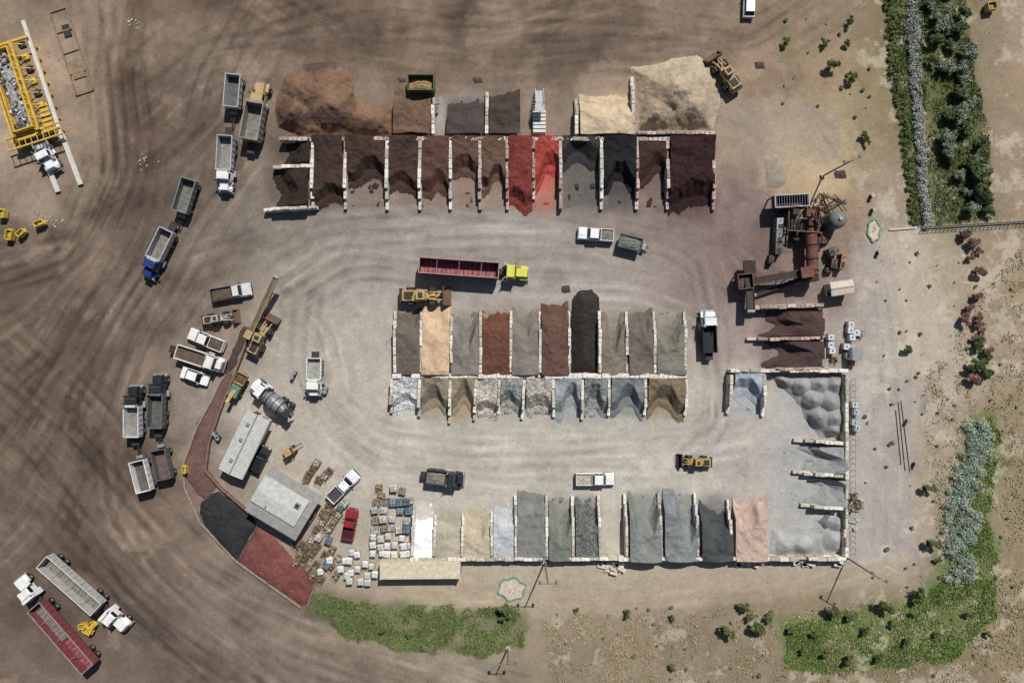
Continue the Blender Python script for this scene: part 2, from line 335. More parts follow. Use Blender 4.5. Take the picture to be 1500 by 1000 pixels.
for p,w,n,s in YD: stamp(Dk,p,w,n,s); stamp(Lt,p,w,n//2,s)
brk=np.clip(.95+2.0*vn(X,Y,.3,81,5,.6),.2,1.8)[ne:ne+len(inx),ne:ne+len(iny)]
Dk=(blur(Dk,1)*.5+blur(Dk,12)*.85)*brk; Lt=(blur(Lt,1)*.7+blur(Lt,5)*.4)*brk
I=(slice(ne,ne+len(inx)),slice(ne,ne+len(iny)))
C[I]*=np.exp(-np.clip(0.25*Dk,0,.8))[...,None]*(1+np.clip(.26*Lt,0,.5))[...,None]
for k,b in enumerate(BAYS):
    x0,x1,yb,yf,fill,c,kd,h,sc=b; sg=1 if yf>yb else -1
    c=tuple(.74*a+.26*q for a,q in zip(c,(150,142,132)))
    pnt([(x0-2,yb),(x1+2,yb),(x1+2,yf),(x0-2,yf)],tuple(.5*a+.5*q for a,q in zip(c,(165,157,145))),.6,soft=9,namp=4,seed=k)
    pnt([(x0,yb),(x1,yb),(x1-3,yf+sg*6),(x0+3,yf+sg*6)],c,.45,soft=26,namp=14,seed=k+3)
    ye=yb+(yf-yb)*fill*1.05; pnt([(x0,yb),(x1,yb),(x1,ye),(x0,ye)],c,.6,soft=14,namp=10,seed=k+9)
for k,b in enumerate(SIDEBAYS):
    xb,xf,y0,y1,fill,c,kd,h,sc=b; pnt([(xb,y0),(xb,y1),(xf-8,y1),(xf-8,y0)],c,.5,soft=20,namp=8,seed=k)
pnt([(822,203),(879,203),(879,300),(822,300)],(72,70,69),.5,soft=30,namp=14,seed=4); pnt([(883,203),(931,203),(935,312),(875,312)],(60,57,57),.55,soft=30,namp=14,seed=9)
pnt([(975,290),(1050,290),(1045,330),(985,330)],(82,60,58),.45,soft=26,namp=12,seed=8)
pnt([(1110,300),(1245,300),(1250,450),(1095,455)],(80,64,60),.4,soft=40,namp=25,seed=28)
pnt([(735,290),(820,290),(815,312),(740,312)],(150,120,110),.25,soft=18,namp=9,seed=7)
GREEN=[ [(1283,-60),(1345,-60),(1352,100),(1362,332),(1338,330),(1318,180)], [(1340,-60),(1400,-60),(1448,230),(1452,320),(1365,335),(1350,150)] ]
for gp in GREEN: pnt(gp,(84,96,56),.8,soft=10,namp=12,seed=30)
GB=[ [(445,872),(520,878),(640,890),(765,893),(772,925),(765,950),(700,960),(600,955),(520,935),(460,900)],
     [(1150,910),(1260,895),(1360,880),(1395,800),(1400,700),(1420,620),(1455,600),(1468,650),(1450,740),(1462,820),(1455,900),(1390,970),(1250,985),(1150,975)] ]
pnt(GB[0],(94,104,64),.75,soft=18,namp=16,seed=31); pnt(GB[1],(90,112,56),.8,soft=22,namp=34,seed=32,ns=.18)
pnt([(1145,40),(1165,40),(1160,100),(1145,90)],(110,112,78),.5,soft=14,namp=10,seed=35)
rgt=sstep((PX-1330)/40)*sstep((PY-340)/20)+sstep((PY-890)/30)*sstep((PX-790)/30)
wd=sstep((vn(X,Y,.35,41,5,.7)-.06)/.12)*np.clip(rgt,0,1); C=C*(1-.35*wd[...,None])+linA((110,108,76))*(.35*wd[...,None])
pale=sstep((vn(X,Y,.3,43,5,.7)-.06)/.1)*np.clip(rgt+sstep((PX-1240)/30),0,1); C=C*(1-.45*pale[...,None])+linA((196,185,168))*(.45*pale[...,None])
dist=np.maximum(np.abs(X)-98,np.abs(Y)-68); fo=sstep(dist/40)[...,None]; C=C*(1-fo)+linA((132,116,98))*fo*np.ones_like(C)
C*=(1+.12*vn(X,Y,2.2,77,2)[...,None])
Z=0.10*vn(X,Y,.5,51,3)*leftm*(dist<0)
Z[I]-=np.clip(blur(Dk,1),0,3)*.02*leftm[I]; Z=Z-Z.max()
V=np.stack([X.ravel(),Y.ravel(),Z.ravel()],1)
addobj('ground',npmesh('ground',V,gridfaces(len(xs),len(ys)),[GROUND],np.clip(C.reshape(-1,3),.008,.8),smooth=True))

# ------------------------------------------------------------ heaps
def pilecols(c,X,Y,Z,seed,var=.2):
    n=vn(X,Y,.5,seed,4); n3=vn(X,Y,1.7,seed+7,4,.65)
    f=(1+var*2*n+.35*n3)
    c=desat(c,.3,.93)*np.clip(f,.4,1.7)[...,None]; return np.clip(c.reshape(-1,3),.008,.85)
def bay(name,x0,x1,yb,yf,fill,c,kind,h,sc,seed,side=False,step=0.13):
    rs=random.Random(seed*13)
    Lp=abs(yf-yb)*S; Wp=abs(x1-x0)*S; nu=int(Wp/step)+2; nv=int((Lp+2.2)/step)+2
    u,vv=np.meshgrid(np.linspace(0,1,nu),np.linspace(0,1+2.2/Lp,nv),indexing='ij')
    d=vv*Lp; cc=rs.uniform(.32,.68); sw=rs.uniform(.24,.42); pw=rs.uniform(2,4); slope={'mulch':.95,'sand':.76,'rock':.85}[kind]*rs.uniform(.88,1.1)
    ew=vn(u*Wp,d*.3,.45,seed,4,.6); tilt=rs.uniform(-.12,.12)
    edge=Lp*fill*(1+.24*ew+tilt*(u-.5)) - 1.15*sc*Lp*np.exp(-(np.abs(u-cc)/sw)**pw)
    gz=vn(u*Wp+seed*5,d,.38,seed,4)
    plateau=h*(1.12-rs.uniform(.25,.5)*np.clip(d/Lp,0,1))*(1+.6*gz)*(1-.12*(2*u-1)**2)
    z=(edge-d)*slope+.12*gz; z=np.minimum(z,plateau)
    z=np.where(z<plateau,z*(1-.05*np.sin(u*17+seed)),z)
    reach=1.0+1.8*np.clip(vn(u*Wp*1.3,d*.2,.7,seed+1,4,.65)+.35,0,1)+.9*np.exp(-((u-cc)/.3)**2)
    ap=.36*sstep((edge+reach-d)/reach)**1.3-.10+.07*vn(u*Wp,d,1.4,seed+4,3)
    z=np.maximum(z,ap)
    amp={'mulch':.24,'rock':.24,'sand':.13}[kind]; z=z+amp*vn(u*Wp+seed,d,2.2,seed+2,3)*sstep((z+.05)/.3)
    m=np.clip(vn(u*Wp+seed*3,d,.8,seed+9,3)-.17,0,1)*1.2; z=np.where(z<.02,np.where(d<Lp,m-.06,z),z)
    z=z-.03
    sg=1 if yf>yb else -1
    if side: px=yb+sg*d/S; py=x0+(x1-x0)*u
    else: px=x0+(x1-x0)*u; py=yb+sg*d/S
    Xw=(px-750)*S*(1-.8/H); Yw=(500-py)*S*(1-.8/H)
    V=np.stack([Xw.ravel(),Yw.ravel(),z.ravel()],1)
    F=gridfaces(nu,nv,(z>-.05))
    a=(Xw[1,0]-Xw[0,0])*(Yw[0,1]-Yw[0,0])-(Xw[0,1]-Xw[0,0])*(Yw[1,0]-Yw[0,0])
    if a<0: F=F[:,::-1]
    addobj(name,npmesh(name,V,F,[PM[kind]],pilecols(c,Xw,Yw,z,seed),smooth=True))
def nm(c,kind):
    r,g_,b=c
    if kind==MU: return 'red_mulch_pile' if r>130 and g_<65 else ('black_mulch_pile' if r<60 else 'bark_mulch_pile')
    if kind==RO: return 'landscape_rock_pile'
    return 'dark_soil_pile' if r<90 else ('sand_pile' if r-b>25 else 'grey_gravel_pile')
for k,b in enumerate(BAYS): bay(nm(b[5],b[6]),b[0],b[1],b[2],b[3],b[4],b[5],b[6],b[7],b[8],k+1)
for k,b in enumerate(SIDEBAYS): bay(nm(b[5],b[6]),b[2],b[3],b[0],b[1],b[4],b[5],b[6],b[7],b[8],k+60,side=True)
def heap(name,poly,hmax,slope,c,kind,seed,lump=.25,lsc=.25,c2=None,step=.16,rag=8,cones=None):
    P=np.array(poly,float); x0,y0=P.min(0)-12; x1,y1=P.max(0)+12
    hx=np.arange(x0,x1,step/S); hy=np.arange(y0,y1,step/S); px,py=np.meshgrid(hx,hy,indexing='ij')
    Xw=(px-750)*S; Yw=(500-py)*S
    sd=(sdist(px,py,poly)+vn(Xw,Yw,.3,seed,5,.6)*rag*1.4)*S
    z=hmax*(1-np.exp(-np.clip(sd,0,99)*slope/hmax))*(1+lump*2*vn(Xw,Yw,lsc,seed+1,4))
    if cones:
        zc=0*z
        for cx,cy,r,hh in cones: zc=np.maximum(zc,hh*np.clip(1-np.hypot(px-cx,py-cy)/r*(1+.3*vn(Xw,Yw,.6,seed+8,3)),0,1)**.85)
        z=z+zc*sstep(sd/1.0)
    amp={'mulch':.4,'rock':.25,'sand':.14}[kind]; z=z+amp*vn(Xw,Yw,1.4,seed+2,4,.65)*sstep(z/.6)
    z=np.where(sd>0,z,sd*.25)-.03
    kx=1-z.clip(0)*.5/H
    V=np.stack([(Xw*kx).ravel(),(Yw*kx).ravel(),z.ravel()],1)
    cols=pilecols(c,Xw,Yw,z,seed)
    if c2:
        t=sstep((vn(Xw,Yw,.18,seed+5,5,.6)+.08)/.22).reshape(-1,1); cols=cols*(1-t)+cols*linA(c2)/linA(c)*t
    F=gridfaces(len(hx),len(hy),z>-.06)[:,::-1]
    addobj(name,npmesh(name,V,F,[PM[kind]],cols,smooth=True))
heap('bark_mulch_pile',[(403,150),(415,112),(445,95),(490,90),(515,110),(520,140),(545,150),(572,160),(574,197),(520,198),(440,197),(408,186)],3.6,.85,(146,108,74),MU,101,c2=(108,80,60),lump=.35,cones=[(455,130,34,1.6),(490,160,36,1.4),(430,168,28,1.2),(535,180,26,1.0)])
heap('wood_chip_pile',[(932,120),(925,100),(950,98),(985,86),(1020,83),(1045,98),(1055,130),(1052,160),(1045,192),(933,192)],4.0,.85,(204,180,144),MU,102,lump=.3,c2=(186,160,126),cones=[(985,130,36,1.4),(1015,160,30,1.2),(960,170,26,1.0)])
heap('dark_soil_pile',[(836,545),(837,440),(848,425),(866,424),(877,436),(876,545)],2.7,1.0,(64,57,51),MU,103,lump=.3)
heap('grey_gravel_pile',[(1126,548),(1236,548),(1236,640),(1200,640),(1180,615),(1165,585),(1140,565)],.8,.6,(152,152,148),SA,104,lump=.3,lsc=.5,cones=[(1148,556,16,1.2),(1172,562,17,1.5),(1198,560,18,1.8),(1222,562,18,1.8),(1190,585,17,1.5),(1215,588,19,1.9),(1198,610,17,1.5),(1222,612,18,1.7),(1220,630,15,1.4)])
heap('grey_gravel_pile',[(1128,812),(1132,775),(1160,780),(1195,752),(1235,752),(1236,812)],.7,.5,(166,166,162),SA,105,lump=.3,lsc=.45,cones=[(1150,798,15,.9),(1175,800,17,1.1),(1225,765,15,1.5),(1222,790,18,1.2)])
heap('red_mulch_bed',[(378,772),(352,808),(346,822),(400,862),(440,888),(452,884),(462,848),(430,820),(412,797)],.6,.7,(146,78,68),MU,106,lump=.4)
heap('red_mulch_bed',[(345,540),(312,640),(300,680),(318,708),(300,735),(284,720),(268,690),(276,660),(290,620),(316,580),(330,545)],.4,.6,(132,92,82),MU,107,lump=.3)
heap('brown_mulch_bed',[(358,478),(366,480),(347,535),(330,548),(340,510)],.3,.6,(96,76,66),MU,111,lump=.3)
heap('black_mulch_bed',[(320,722),(372,760),(376,772),(345,820),(318,795),(292,752),(296,735)],.6,.7,(60,58,58),MU,108,lump=.4)
heap('yellow_sand_pile',[(1120,232),(1140,226),(1152,268),(1142,276),(1124,272)],.4,.4,(160,146,124),SA,109)
heap('spilled_grey_gravel',[(1190,760),(1215,748),(1222,775),(1205,782)],1.4,.8,(112,112,114),SA,110)
for i,(x,y) in enumerate(((590,118),(655,205),(700,118),(1112,96),(828,424),(1230,255))):
    heap('spilled_material',[(x-7,y-4),(x+6,y-5),(x+8,y+4),(x-5,y+5)],.4,.5,(96,78,64),MU,120+i,rag=9)

# ------------------------------------------------------------ block walls
def wall(x0,y0,x1,y1,h=1.9,w=.5,mats=CONC,steps=(0,0),bl=1.5,name='concrete_block_wall'):
    a=Vector(W(x0,y0,h)); b=Vector(W(x1,y1,h)); L=(b-a).length; n=max(1,round(L/bl)); d=(b-a)/L; rz=math.atan2(d.y,d.x); bb=B(); ch=h/3
    for i in range(n):
        c=a+d*(L*(i+.5)/n); lv=3
        if steps[0] and i==0: lv=2
        if steps[1] and i==n-1: lv=1
        if steps[1] and i==n-2 and n>4: lv=2
        elif n>5 and random.random()<.05: lv=2
        for k in range(lv):
            jx,jy=random.uniform(-.04,.04),random.uniform(-.07,.07)
            bb.box(c.x+jx,c.y+jy,k*ch+.004*k,L/n-.07,w+random.uniform(-.06,.06),ch-.006,random.choice(mats),rz=rz+random.uniform(-.025,.025))
        if random.random()<.8: bb.box(c.x,c.y,lv*ch+.004,.3,.26,.1,random.choice(mats),rz=rz,tx=.7,ty=.7)
    return bb.obj(name,bevel=.035)
for i,x in enumerate([458,506,567,615,660,703,743,781.5,821,881,933,978,1045]):
    st=CONCD if x>700 and x<830 or x>930 else CONC
    wall(x,203,x+(x-750)*.012,305 if x!=781.5 else 290,mats=st,steps=(0,1))
wall(408,203,1047,203,mats=CONCD,name='concrete_block_back_wall',w=.58); wall(933,194,1047,194,h=2.4,mats=CONCD)
wall(397,243,454,243,steps=(1,0)); wall(384,307,462,302,steps=(1,0))
for x,y0,y1 in((634,196,138),(713,196,130),(845,196,140),(928,196,108)): wall(x,y0,x,y1,mats=CONC,steps=(0,1))
for x in (578,617,661,704,748.5,791.5,834,879,918.5,959.5,1004): wall(x,546,x+(x-790)*.005,455+(8 if x in(661,) else 0),steps=(0,1),w=.44)
wall(574,550.5,1007,550.5,name='concrete_block_back_wall',w=.7,mats=[CONC[0],CONC[2]])
for x,y1 in((574,606),(614.5,612),(660,622),(697,618),(732,608),(768,615),(810.5,612),(853,616),(892,610),(945.5,610),(1005.5,610)): wall(x,555,x-(3 if x<800 else -1),y1,steps=(0,1),w=.44)
for x,y0 in((604,740),(636,757),(677,757),(720,753),(755.5,728),(801,728),(840,728),(879,728),(918.5,726),(969,725),(1023,725),(1072.5,735),(1123,745)): wall(x,815,x-(x-750)*.008,y0,steps=(0,1),w=.42)
wall(600,819,1240,819,name='concrete_block_back_wall')
wall(1070,543,1243,543,name='concrete_block_back_wall'); wall(1072,549,1070,608,steps=(0,1)); wall(1120.5,549,1122,611,steps=(0,1))
wall(1241,548,1241,815,name='concrete_block_back_wall')
for y,xl in((648,1168),(696,1166),(744,1178)): wall(1236,y+1,xl,y-2,steps=(0,1))
wall(1100,450,1207,447,mats=CONCD,w=.6); wall(1207,452,1207,537,mats=CONCD); wall(1202,495,1098,497,steps=(0,1),mats=CONCD); wall(1205,540,1135,541,mats=CONCD)
def kerb(pts,h=.5,w=.25,c=(120,84,72),name='low_retaining_wall'):
    b=B(); m=M('painted_kerb',c,rough=.9,var=.25)
    for (xa,ya),(xb,yb) in zip(pts[:-1],pts[1:]):
        a=W(xa,ya,h);e=W(xb,yb,h); L=math.hypot(e[0]-a[0],e[1]-a[1]); n=max(1,int(L/1.2)); rz=math.atan2(e[1]-a[1],e[0]-a[0])
        for i in range(n):
            t=(i+.5)/n; b.box(a[0]+(e[0]-a[0])*t,a[1]+(e[1]-a[1])*t,0,L/n-.02,w,h*random.uniform(.93,1.0),m,rz=rz+random.uniform(-.03,.03))
    b.obj(name,bevel=.02)
kerb([(368,478),(350,530),(322,600),(305,650),(300,690),(322,715),(375,760)],h=.8,c=(124,100,92))
kerb([(312,582),(288,625),(268,680),(270,715),(292,765),(345,822),(440,890)],h=.35,c=(144,132,118))
kerb([(376,772),(348,822)],h=.3,c=(90,78,72)); kerb([(463,850),(450,888)],h=.3,c=(120,110,98))

# ------------------------------------------------------------ vehicles (x forward)
def wheel(b,x,y,r=.42,w=.28):
    b.cyl((x,y-w/2,r),(x,y+w/2,r),r,r,TYRE,16); b.cyl((x,y-w/2-.02,r),(x,y+w/2+.02,r),r*.5,r*.5,HUB,10)
def put(o,px,py,ang,h=1.0):
    x,y=W(px,py,h); o.location=(x,y,0); o.rotation_euler=(0,0,math.radians(ang)); return o
def pickup(px,py,ang,col,fill=None,bedin=None,L=5.6,crew=True,name='pickup_truck',bedcol=None,wd=1.95,fh=.45):
    b=B(); m=paint(col); hl=L/2; cx1=hl-1.45; cx0=cx1-(2.1 if crew else 1.5)
    bc=paint(bedcol) if bedcol else m
    b.prof([(-hl,.45),(hl-.15,.42),(hl,.6),(hl-.02,.85),(-hl,.88)],-wd/2,wd/2,m)
    b.box((cx1+hl)/2-.04,0,.86,hl-cx1-.1,wd*.94,.26,m,tx=.94,ty=.9)
    b.box((cx1+hl)/2-.05,0,1.125,(hl-cx1)*.7,wd*.4,.04,m,ty=.85)
    b.box((cx0+cx1)/2,0,.86,cx1-cx0,wd*.985,.24,m)
    b.box((cx0+cx1)/2,0,1.1,cx1-cx0,wd*.95,.62,GLASS,tx=.66,ty=.78,ox=-.08)
    b.box((cx0+cx1)/2-.08,0,1.72,(cx1-cx0)*.66,wd*.78,.07,m,tx=.94,ty=.94)
    for sy in(-1,1):
        for x0_,x1_ in((cx1-.03,(cx0+cx1)/2-.08+(cx1-cx0)*.31),(cx0+.03,(cx0+cx1)/2-.08-(cx1-cx0)*.31)): b.beam((x0_,sy*wd*.465,1.1),(x1_,sy*wd*.37,1.74),.08,.08,m)
        b.beam(((cx0+cx1)/2,sy*wd*.48,1.08),((cx0+cx1)/2-.05,sy*wd*.385,1.74),.1,.05,m)
        b.box(cx1-.25,sy*(wd/2+.14),1.05,.14,.24,.18,BLACKP)
        b.box(hl-.03,sy*wd*.36,.68,.08,.34,.15,LIGHTW); b.box(-hl+.0,sy*wd*.44,.6,.06,.14,.26,LIGHTR)
    b.tray(-hl+.03,cx0-.05,-wd/2+.02,wd/2-.02,.84,1.32,.09,bc,M('bed_liner',bedin or (70,68,66),rough=.9),fill=fill,fh=fh)
    b.box(hl+.03,0,.42,.16,wd*.92,.24,CHASS); b.box(-hl-.06,0,.42,.16,wd*.9,.16,STEEL)
    for x in(hl-.95,-hl+1.15):
        for sy in(-1,1):
            wheel(b,x,sy*(wd/2-.12),.4,.27); b.box(x,sy*(wd/2-.01),.72,1.05,.1,.14,m,tx=.7)
    return put(b.obj(name,bevel=.035),px,py,ang,1.1)
def car(px,py,ang,col,L=4.6,suv=False,name='parked_car'):
    b=B(); m=paint(col); hl=L/2; wd=1.82
    b.prof([(-hl,.4),(-hl+.05,.85),(-hl+.5,.92),(hl-1.1,.92),(hl-.2,.75),(hl,.6),(hl-.05,.35)],-wd/2,wd/2,m)
    c0,c1=(-hl+.25,hl-1.2) if suv else (-hl+.75,hl-1.15)
    b.box((c0+c1)/2,0,.9,c1-c0,wd*.94,.55,GLASS,tx=.6 if not suv else .74,ty=.76,ox=-.1)
    b.box((c0+c1)/2-.1,0,1.45,(c1-c0)*(.6 if not suv else .74),wd*.76,.06,m,tx=.93,ty=.93)
    for sy in(-1,1):
        b.beam((c1-.03,sy*wd*.46,.92),((c0+c1)/2-.1+(c1-c0)*.3,sy*wd*.37,1.46),.07,.07,m); b.beam((c0+.03,sy*wd*.46,.92),((c0+c1)/2-.1-(c1-c0)*.3,sy*wd*.37,1.46),.07,.07,m)
        b.box(c1-.3,sy*(wd/2+.1),.92,.14,.2,.13,m); b.box(hl-.1,sy*.62,.62,.14,.34,.12,LIGHTW); b.box(-hl,sy*.66,.66,.08,.3,.14,LIGHTR)
        for x in(hl-.85,-hl+.85): wheel(b,x,sy*(wd/2-.1),.33,.22)
    return put(b.obj(name,bevel=.05),px,py,ang,.9)
def cabpart(b,x0,m,wd=2.3,hood=1.4,cab=1.5,sleeper=0,stacks=True):
    xh=x0-hood; xc=xh-cab
    b.box(x0-hood/2,0,.95,hood,wd*.62,.95,m,tx=.92,ty=.86,ox=-.04); b.box(x0+.03,0,.95,.1,wd*.5,.7,STEEL)
    b.box(x0+.12,0,.45,.22,wd*.98,.35,STEEL)
    for sy in(-1,1):
        b.box(x0-.75,sy*wd*.40,.95,1.35,wd*.2,.32,m,tx=.6); b.box(x0-.08,sy*wd*.38,.9,.12,.28,.2,LIGHTW)
        b.box(xh-.15,sy*(wd/2+.22),1.7,.12,.28,.55,CHASS)
        b.cyl((xc+.5,sy*(wd/2+.02),.75),(xc-.5,sy*(wd/2+.02),.75),.3,.3,STEEL,12)
        if stacks: b.cyl((xc-.12,sy*wd*.42,.9),(xc-.12,sy*wd*.42,3.1),.09,.09,STEEL,10)
    b.box((xh+xc)/2,0,.9,cab,wd*.95,1.05,m)
    b.box((xh+xc)/2,0,1.95,cab,wd*.93,.65,GLASS,tx=.78,ty=.88,ox=-.08)
    b.box((xh+xc)/2-.08,0,2.6,cab*.82,wd*.85,.16,m,tx=.88,ty=.9)
    for sy in(-1,1): b.beam((xh-.04,sy*wd*.45,1.95),(xh-.26,sy*wd*.4,2.62),.1,.1,m); b.box(xc+.14,sy*wd*.43,1.95,.26,.16,.68,m)
    if sleeper: b.box(xc-sleeper/2-.01,0,.9,sleeper,wd*.97,1.95,m,tx=.96,ty=.92)
    for i in range(5): b.box((xh+xc)/2+.28,(i-2)*.33,2.76,.08,.1,.06,YEL)
    return xc-sleeper
def dumptruck(px,py,ang,col,bed=(150,150,148),inn=(110,108,104),L=8.0,fill=None,name='dump_truck',hood=1.4,fh=.8,wd=2.4,bedh=2.5):
    b=B(); m=paint(col); hl=L/2; bm=M('dump_body_steel',bed,rough=.55,var=.2); im=M('dump_body_inside',inn,rough=.8,var=.4,scale=2)
    b.box(-.2,0,.7,L-.8,.9,.28,CHASS); xr=cabpart(b,hl,m,hood=hood)
    b.tray(-hl,xr-.25,-wd/2,wd/2,1.15,bedh,.1,bm,im,fill=fill,fh=fh,ribs=6,lip=bm)
    b.box(xr-.1,0,bedh,.5,wd*.9,.07,bm); b.box(-hl+.5,0,.98,L*.5,1.2,.16,CHASS)
    for x in(hl-.85,-hl+.9,-hl+2.2):
        for sy in(-1,1): wheel(b,x,sy*(wd/2-.22),.5,.42 if x<0 else .3)
    for sy in(-1,1): b.box(-hl+1.5,sy*(wd/2-.15),1.02,2.6,.5,.06,CHASS)
    return put(b.obj(name,bevel=.035),px,py,ang,2.0)
def dumptrailer(px,py,ang,bed=(150,150,148),inn=(110,108,104),L=5.4,fill=None,tongue=2.2,fh=.7,wd=2.4,h=2.4,name='dump_trailer'):
    b=B(); bm=M('dump_body_steel',bed,rough=.55,var=.2); im=M('dump_body_inside',inn,rough=.8,var=.4,scale=2); hl=L/2
    b.tray(-hl,hl,-wd/2,wd/2,1.1,h,.1,bm,im,fill=fill,fh=fh,ribs=5,lip=bm); b.box(0,0,.75,L,.9,.3,CHASS)
    for sy in(-1,1): b.beam((hl-.2,sy*.6,.85),(hl+tongue,0,.75),.12,.16,CHASS)
    b.box(hl+.5,0,.8,.5,1.0,.3,STEEL)
    for x in((-hl+.8,hl-.6) if L>4 else (-.4,.4)):
        for sy in(-1,1): wheel(b,x,sy*(wd/2-.22),.48,.4)
    return put(b.obj(name,bevel=.035),px,py,ang,1.9)
def semi(px,py,ang,col,tl=12.3,outc=(120,30,40),innc=(140,50,60),wd=2.5,total=17.4,half=None,h=2.9,lipc=None,fill=None,name='semi_truck_with_trailer'):
    b=B(); m=paint(col); hl=total/2; om=M('trailer_side_paint',outc,rough=.6,var=.2); im=M('trailer_inside',innc,rough=.85,var=.45,scale=1.6); lm=M('trailer_rail',lipc or (150,146,142),rough=.6,var=.2)
    xr=cabpart(b,hl,m,hood=1.9,cab=1.6,sleeper=.5 if total-tl>4.9 else 0)
    b.box((hl+xr)/2-1.6,0,.7,hl-xr+1.6,.9,.28,CHASS)
    x0=-hl;x1=-hl+tl; zb=1.25
    b.tray(x0,x1,-wd/2,wd/2,zb,h,.1,om,im,ribs=14,lip=lm)
    if half:
        xm=x0+(x1-x0)*half; b.box((xm+x1)/2,0,zb+.09,x1-xm-.25,wd-.25,.3,M('trailer_front_floor',(116,112,108),rough=.85,var=.35,scale=1.6))
    n=18
    for i in range(1,n): b.box(x0+(x1-x0)*i/n,0,zb+.1,.08,wd-.22,.14 if not half or i<n*half else .36,om)
    for i in(4,9,14): b.box(x0+(x1-x0)*i/n,0,h-.16,.07,wd-.2,.07,lm)
    b.box((x0+x1)/2,0,.95,tl,1.0,.28,CHASS)
    for x in(x0+1.0,x0+2.3,x1-.7,x1-2.0,hl-.9):
        for sy in(-1,1): wheel(b,x,sy*(wd/2-.24),.5,.45 if x<hl-2 else .3)
    return put(b.obj(name,bevel=.03),px,py,ang,2.3)
def loader(px,py,ang,ym=YEL,L=8.0,bucket=None,name='wheel_loader',sc=1.0):
    b=B(); bk=bucket or M('bucket_steel',(100,76,62),rough=.7,var=.3); b.T=Matrix.Scale(L/8.0*sc,4)
    b.box(-2.3,0,.9,2.6,1.9,1.2,ym,tx=.92,ty=.86); b.box(-3.75,0,.7,.5,2.3,.9,CHASS); b.box(-2.5,0,2.12,1.2,1.2,.1,CHASS); b.cyl((-1.7,.5,2.1),(-1.7,.5,2.9),.09,.09,CHASS,10)
    for i in range(4): b.box(-3.2+i*.22,0,2.05,.08,1.1,.1,CHASS)
    b.box(-.5,0,1.1,1.5,1.5,.7,ym); b.box(-.5,0,1.8,1.4,1.4,1.2,GLASS,tx=.9,ty=.9); b.box(-.5,0,3.0,1.5,1.5,.14,ym,tx=.92,ty=.92)
    b.box(-.5,0,3.14,.7,.8,.1,CHASS)
    for sx in(-1,1):
        for sy in(-1,1): b.beam((-.5+sx*.68,sy*.68,1.8),(-.5+sx*.62,sy*.62,3.02),.1,.1,ym)
    b.box(.9,0,.75,1.5,1.0,.9,ym); b.box(.45,0,1.0,.5,.6,.5,CHASS)
    for sy in(-1,1):
        b.beam((.7,sy*.55,1.9),(2.1,sy*.6,1.35),.2,.34,ym); b.beam((2.1,sy*.6,1.35),(2.9,sy*.6,.65),.2,.34,ym); b.cyl((.6,sy*.35,1.3),(2.2,sy*.5,1.1),.09,.09,STEEL,8)
        for x in(-2.2,1.2):
            wheel(b,x,sy*1.05,.78,.6); b.box(x,sy*1.1,1.58,.9,.5,.07,CHASS)
    b.beam((.9,0,1.95),(2.3,0,1.75),.2,.2,ym); b.beam((2.3,0,1.75),(2.8,0,1.0),.15,.15,CHASS)
    b.prof([(2.75,.25),(4.0,.12),(4.0,.2),(2.95,.4),(2.85,1.2),(3.05,1.55),(2.9,1.55),(2.68,1.25)],-1.45,1.45,bk)
    for sy in(-1,1): b.prof([(2.75,.25),(3.95,.15),(3.05,1.52),(2.8,1.3)],sy*1.45-.04,sy*1.45+.04,bk)
    for i in range(7): b.box(4.05,-1.3+i*.433,.12,.22,.12,.07,STEEL)
    return put(b.obj(name,bevel=.035),px,py,ang,1.6)
GRAV=M('load_gravel',(126,120,110),rough=.95,var=.3,bump=.6); BARKM=M('load_bark',(146,118,84),rough=.95,var=.35,bump=.6); SOILM=M('load_soil',(96,82,70),rough=.95,var=.3,bump=.6)

semi(694,394,-4,(206,204,84),tl=12.6,outc=(104,54,58),innc=(152,96,100),total=17.2,h=3.0,lipc=(160,126,124))
semi(122,872,-41.5,(224,224,222),tl=11.4,outc=(166,164,160),innc=(118,112,104),total=16.6,h=2.9,lipc=(186,184,180))
semi(76,914,131,(224,224,222),tl=13.0,outc=(122,64,68),innc=(140,78,82),total=18.2,half=.45,h=2.9,lipc=(138,132,130))
dumptruck(329,239,-93,(224,224,224),bed=(168,168,166),inn=(132,128,120),L=8.6); dumptrailer(341,134,-95,bed=(168,168,166),inn=(92,90,88),L=5.2,tongue=2.6)
dumptruck(229,371,-116,(36,54,112),bed=(168,170,170),inn=(124,120,112),L=8.2); dumptrailer(271,287,-107,bed=(118,122,118),inn=(108,108,100),L=5.4,tongue=2.6)
dumptruck(374,163,80,(180,156,108),bed=(146,138,124),inn=(120,116,110),L=9.4,name='articulated_dump_hauler',hood=1.8,wd=2.9,bedh=2.9)
dumptruck(194,603,90,(40,42,46),bed=(196,196,194),inn=(130,128,122),L=8.0); dumptruck(229,588,88,(42,44,48),bed=(96,98,100),inn=(88,88,84),L=8.4)
dumptrailer(207,697,104,bed=(204,204,202),inn=(92,86,80),L=5.0); dumptrailer(237,680,102,bed=(92,90,90),inn=(96,84,78),L=4.8)
dumptruck(1040,486,92,(224,226,226),bed=(34,34,36),inn=(40,42,44),L=6.6,hood=.9,name='flatbed_dump_truck',bedh=1.9,wd=2.2)
dumptruck(459,552,-91,(224,224,222),bed=(206,206,204),inn=(146,146,138),L=6.0,hood=.8,wd=2.3,bedh=2.0,name='small_dump_truck')
dumptruck(651,701,-6,(40,44,50),bed=(60,62,64),inn=(60,60,58),L=5.9,hood=.9,wd=2.3,bedh=1.9,fill=GRAV,fh=.4,name='small_dump_truck')
dumptruck(290,525,-18,(222,220,212),bed=(210,206,194),inn=(146,132,108),L=7.6,hood=.9,wd=2.3,bedh=1.9,fill=SOILM,fh=.3,name='small_dump_truck')
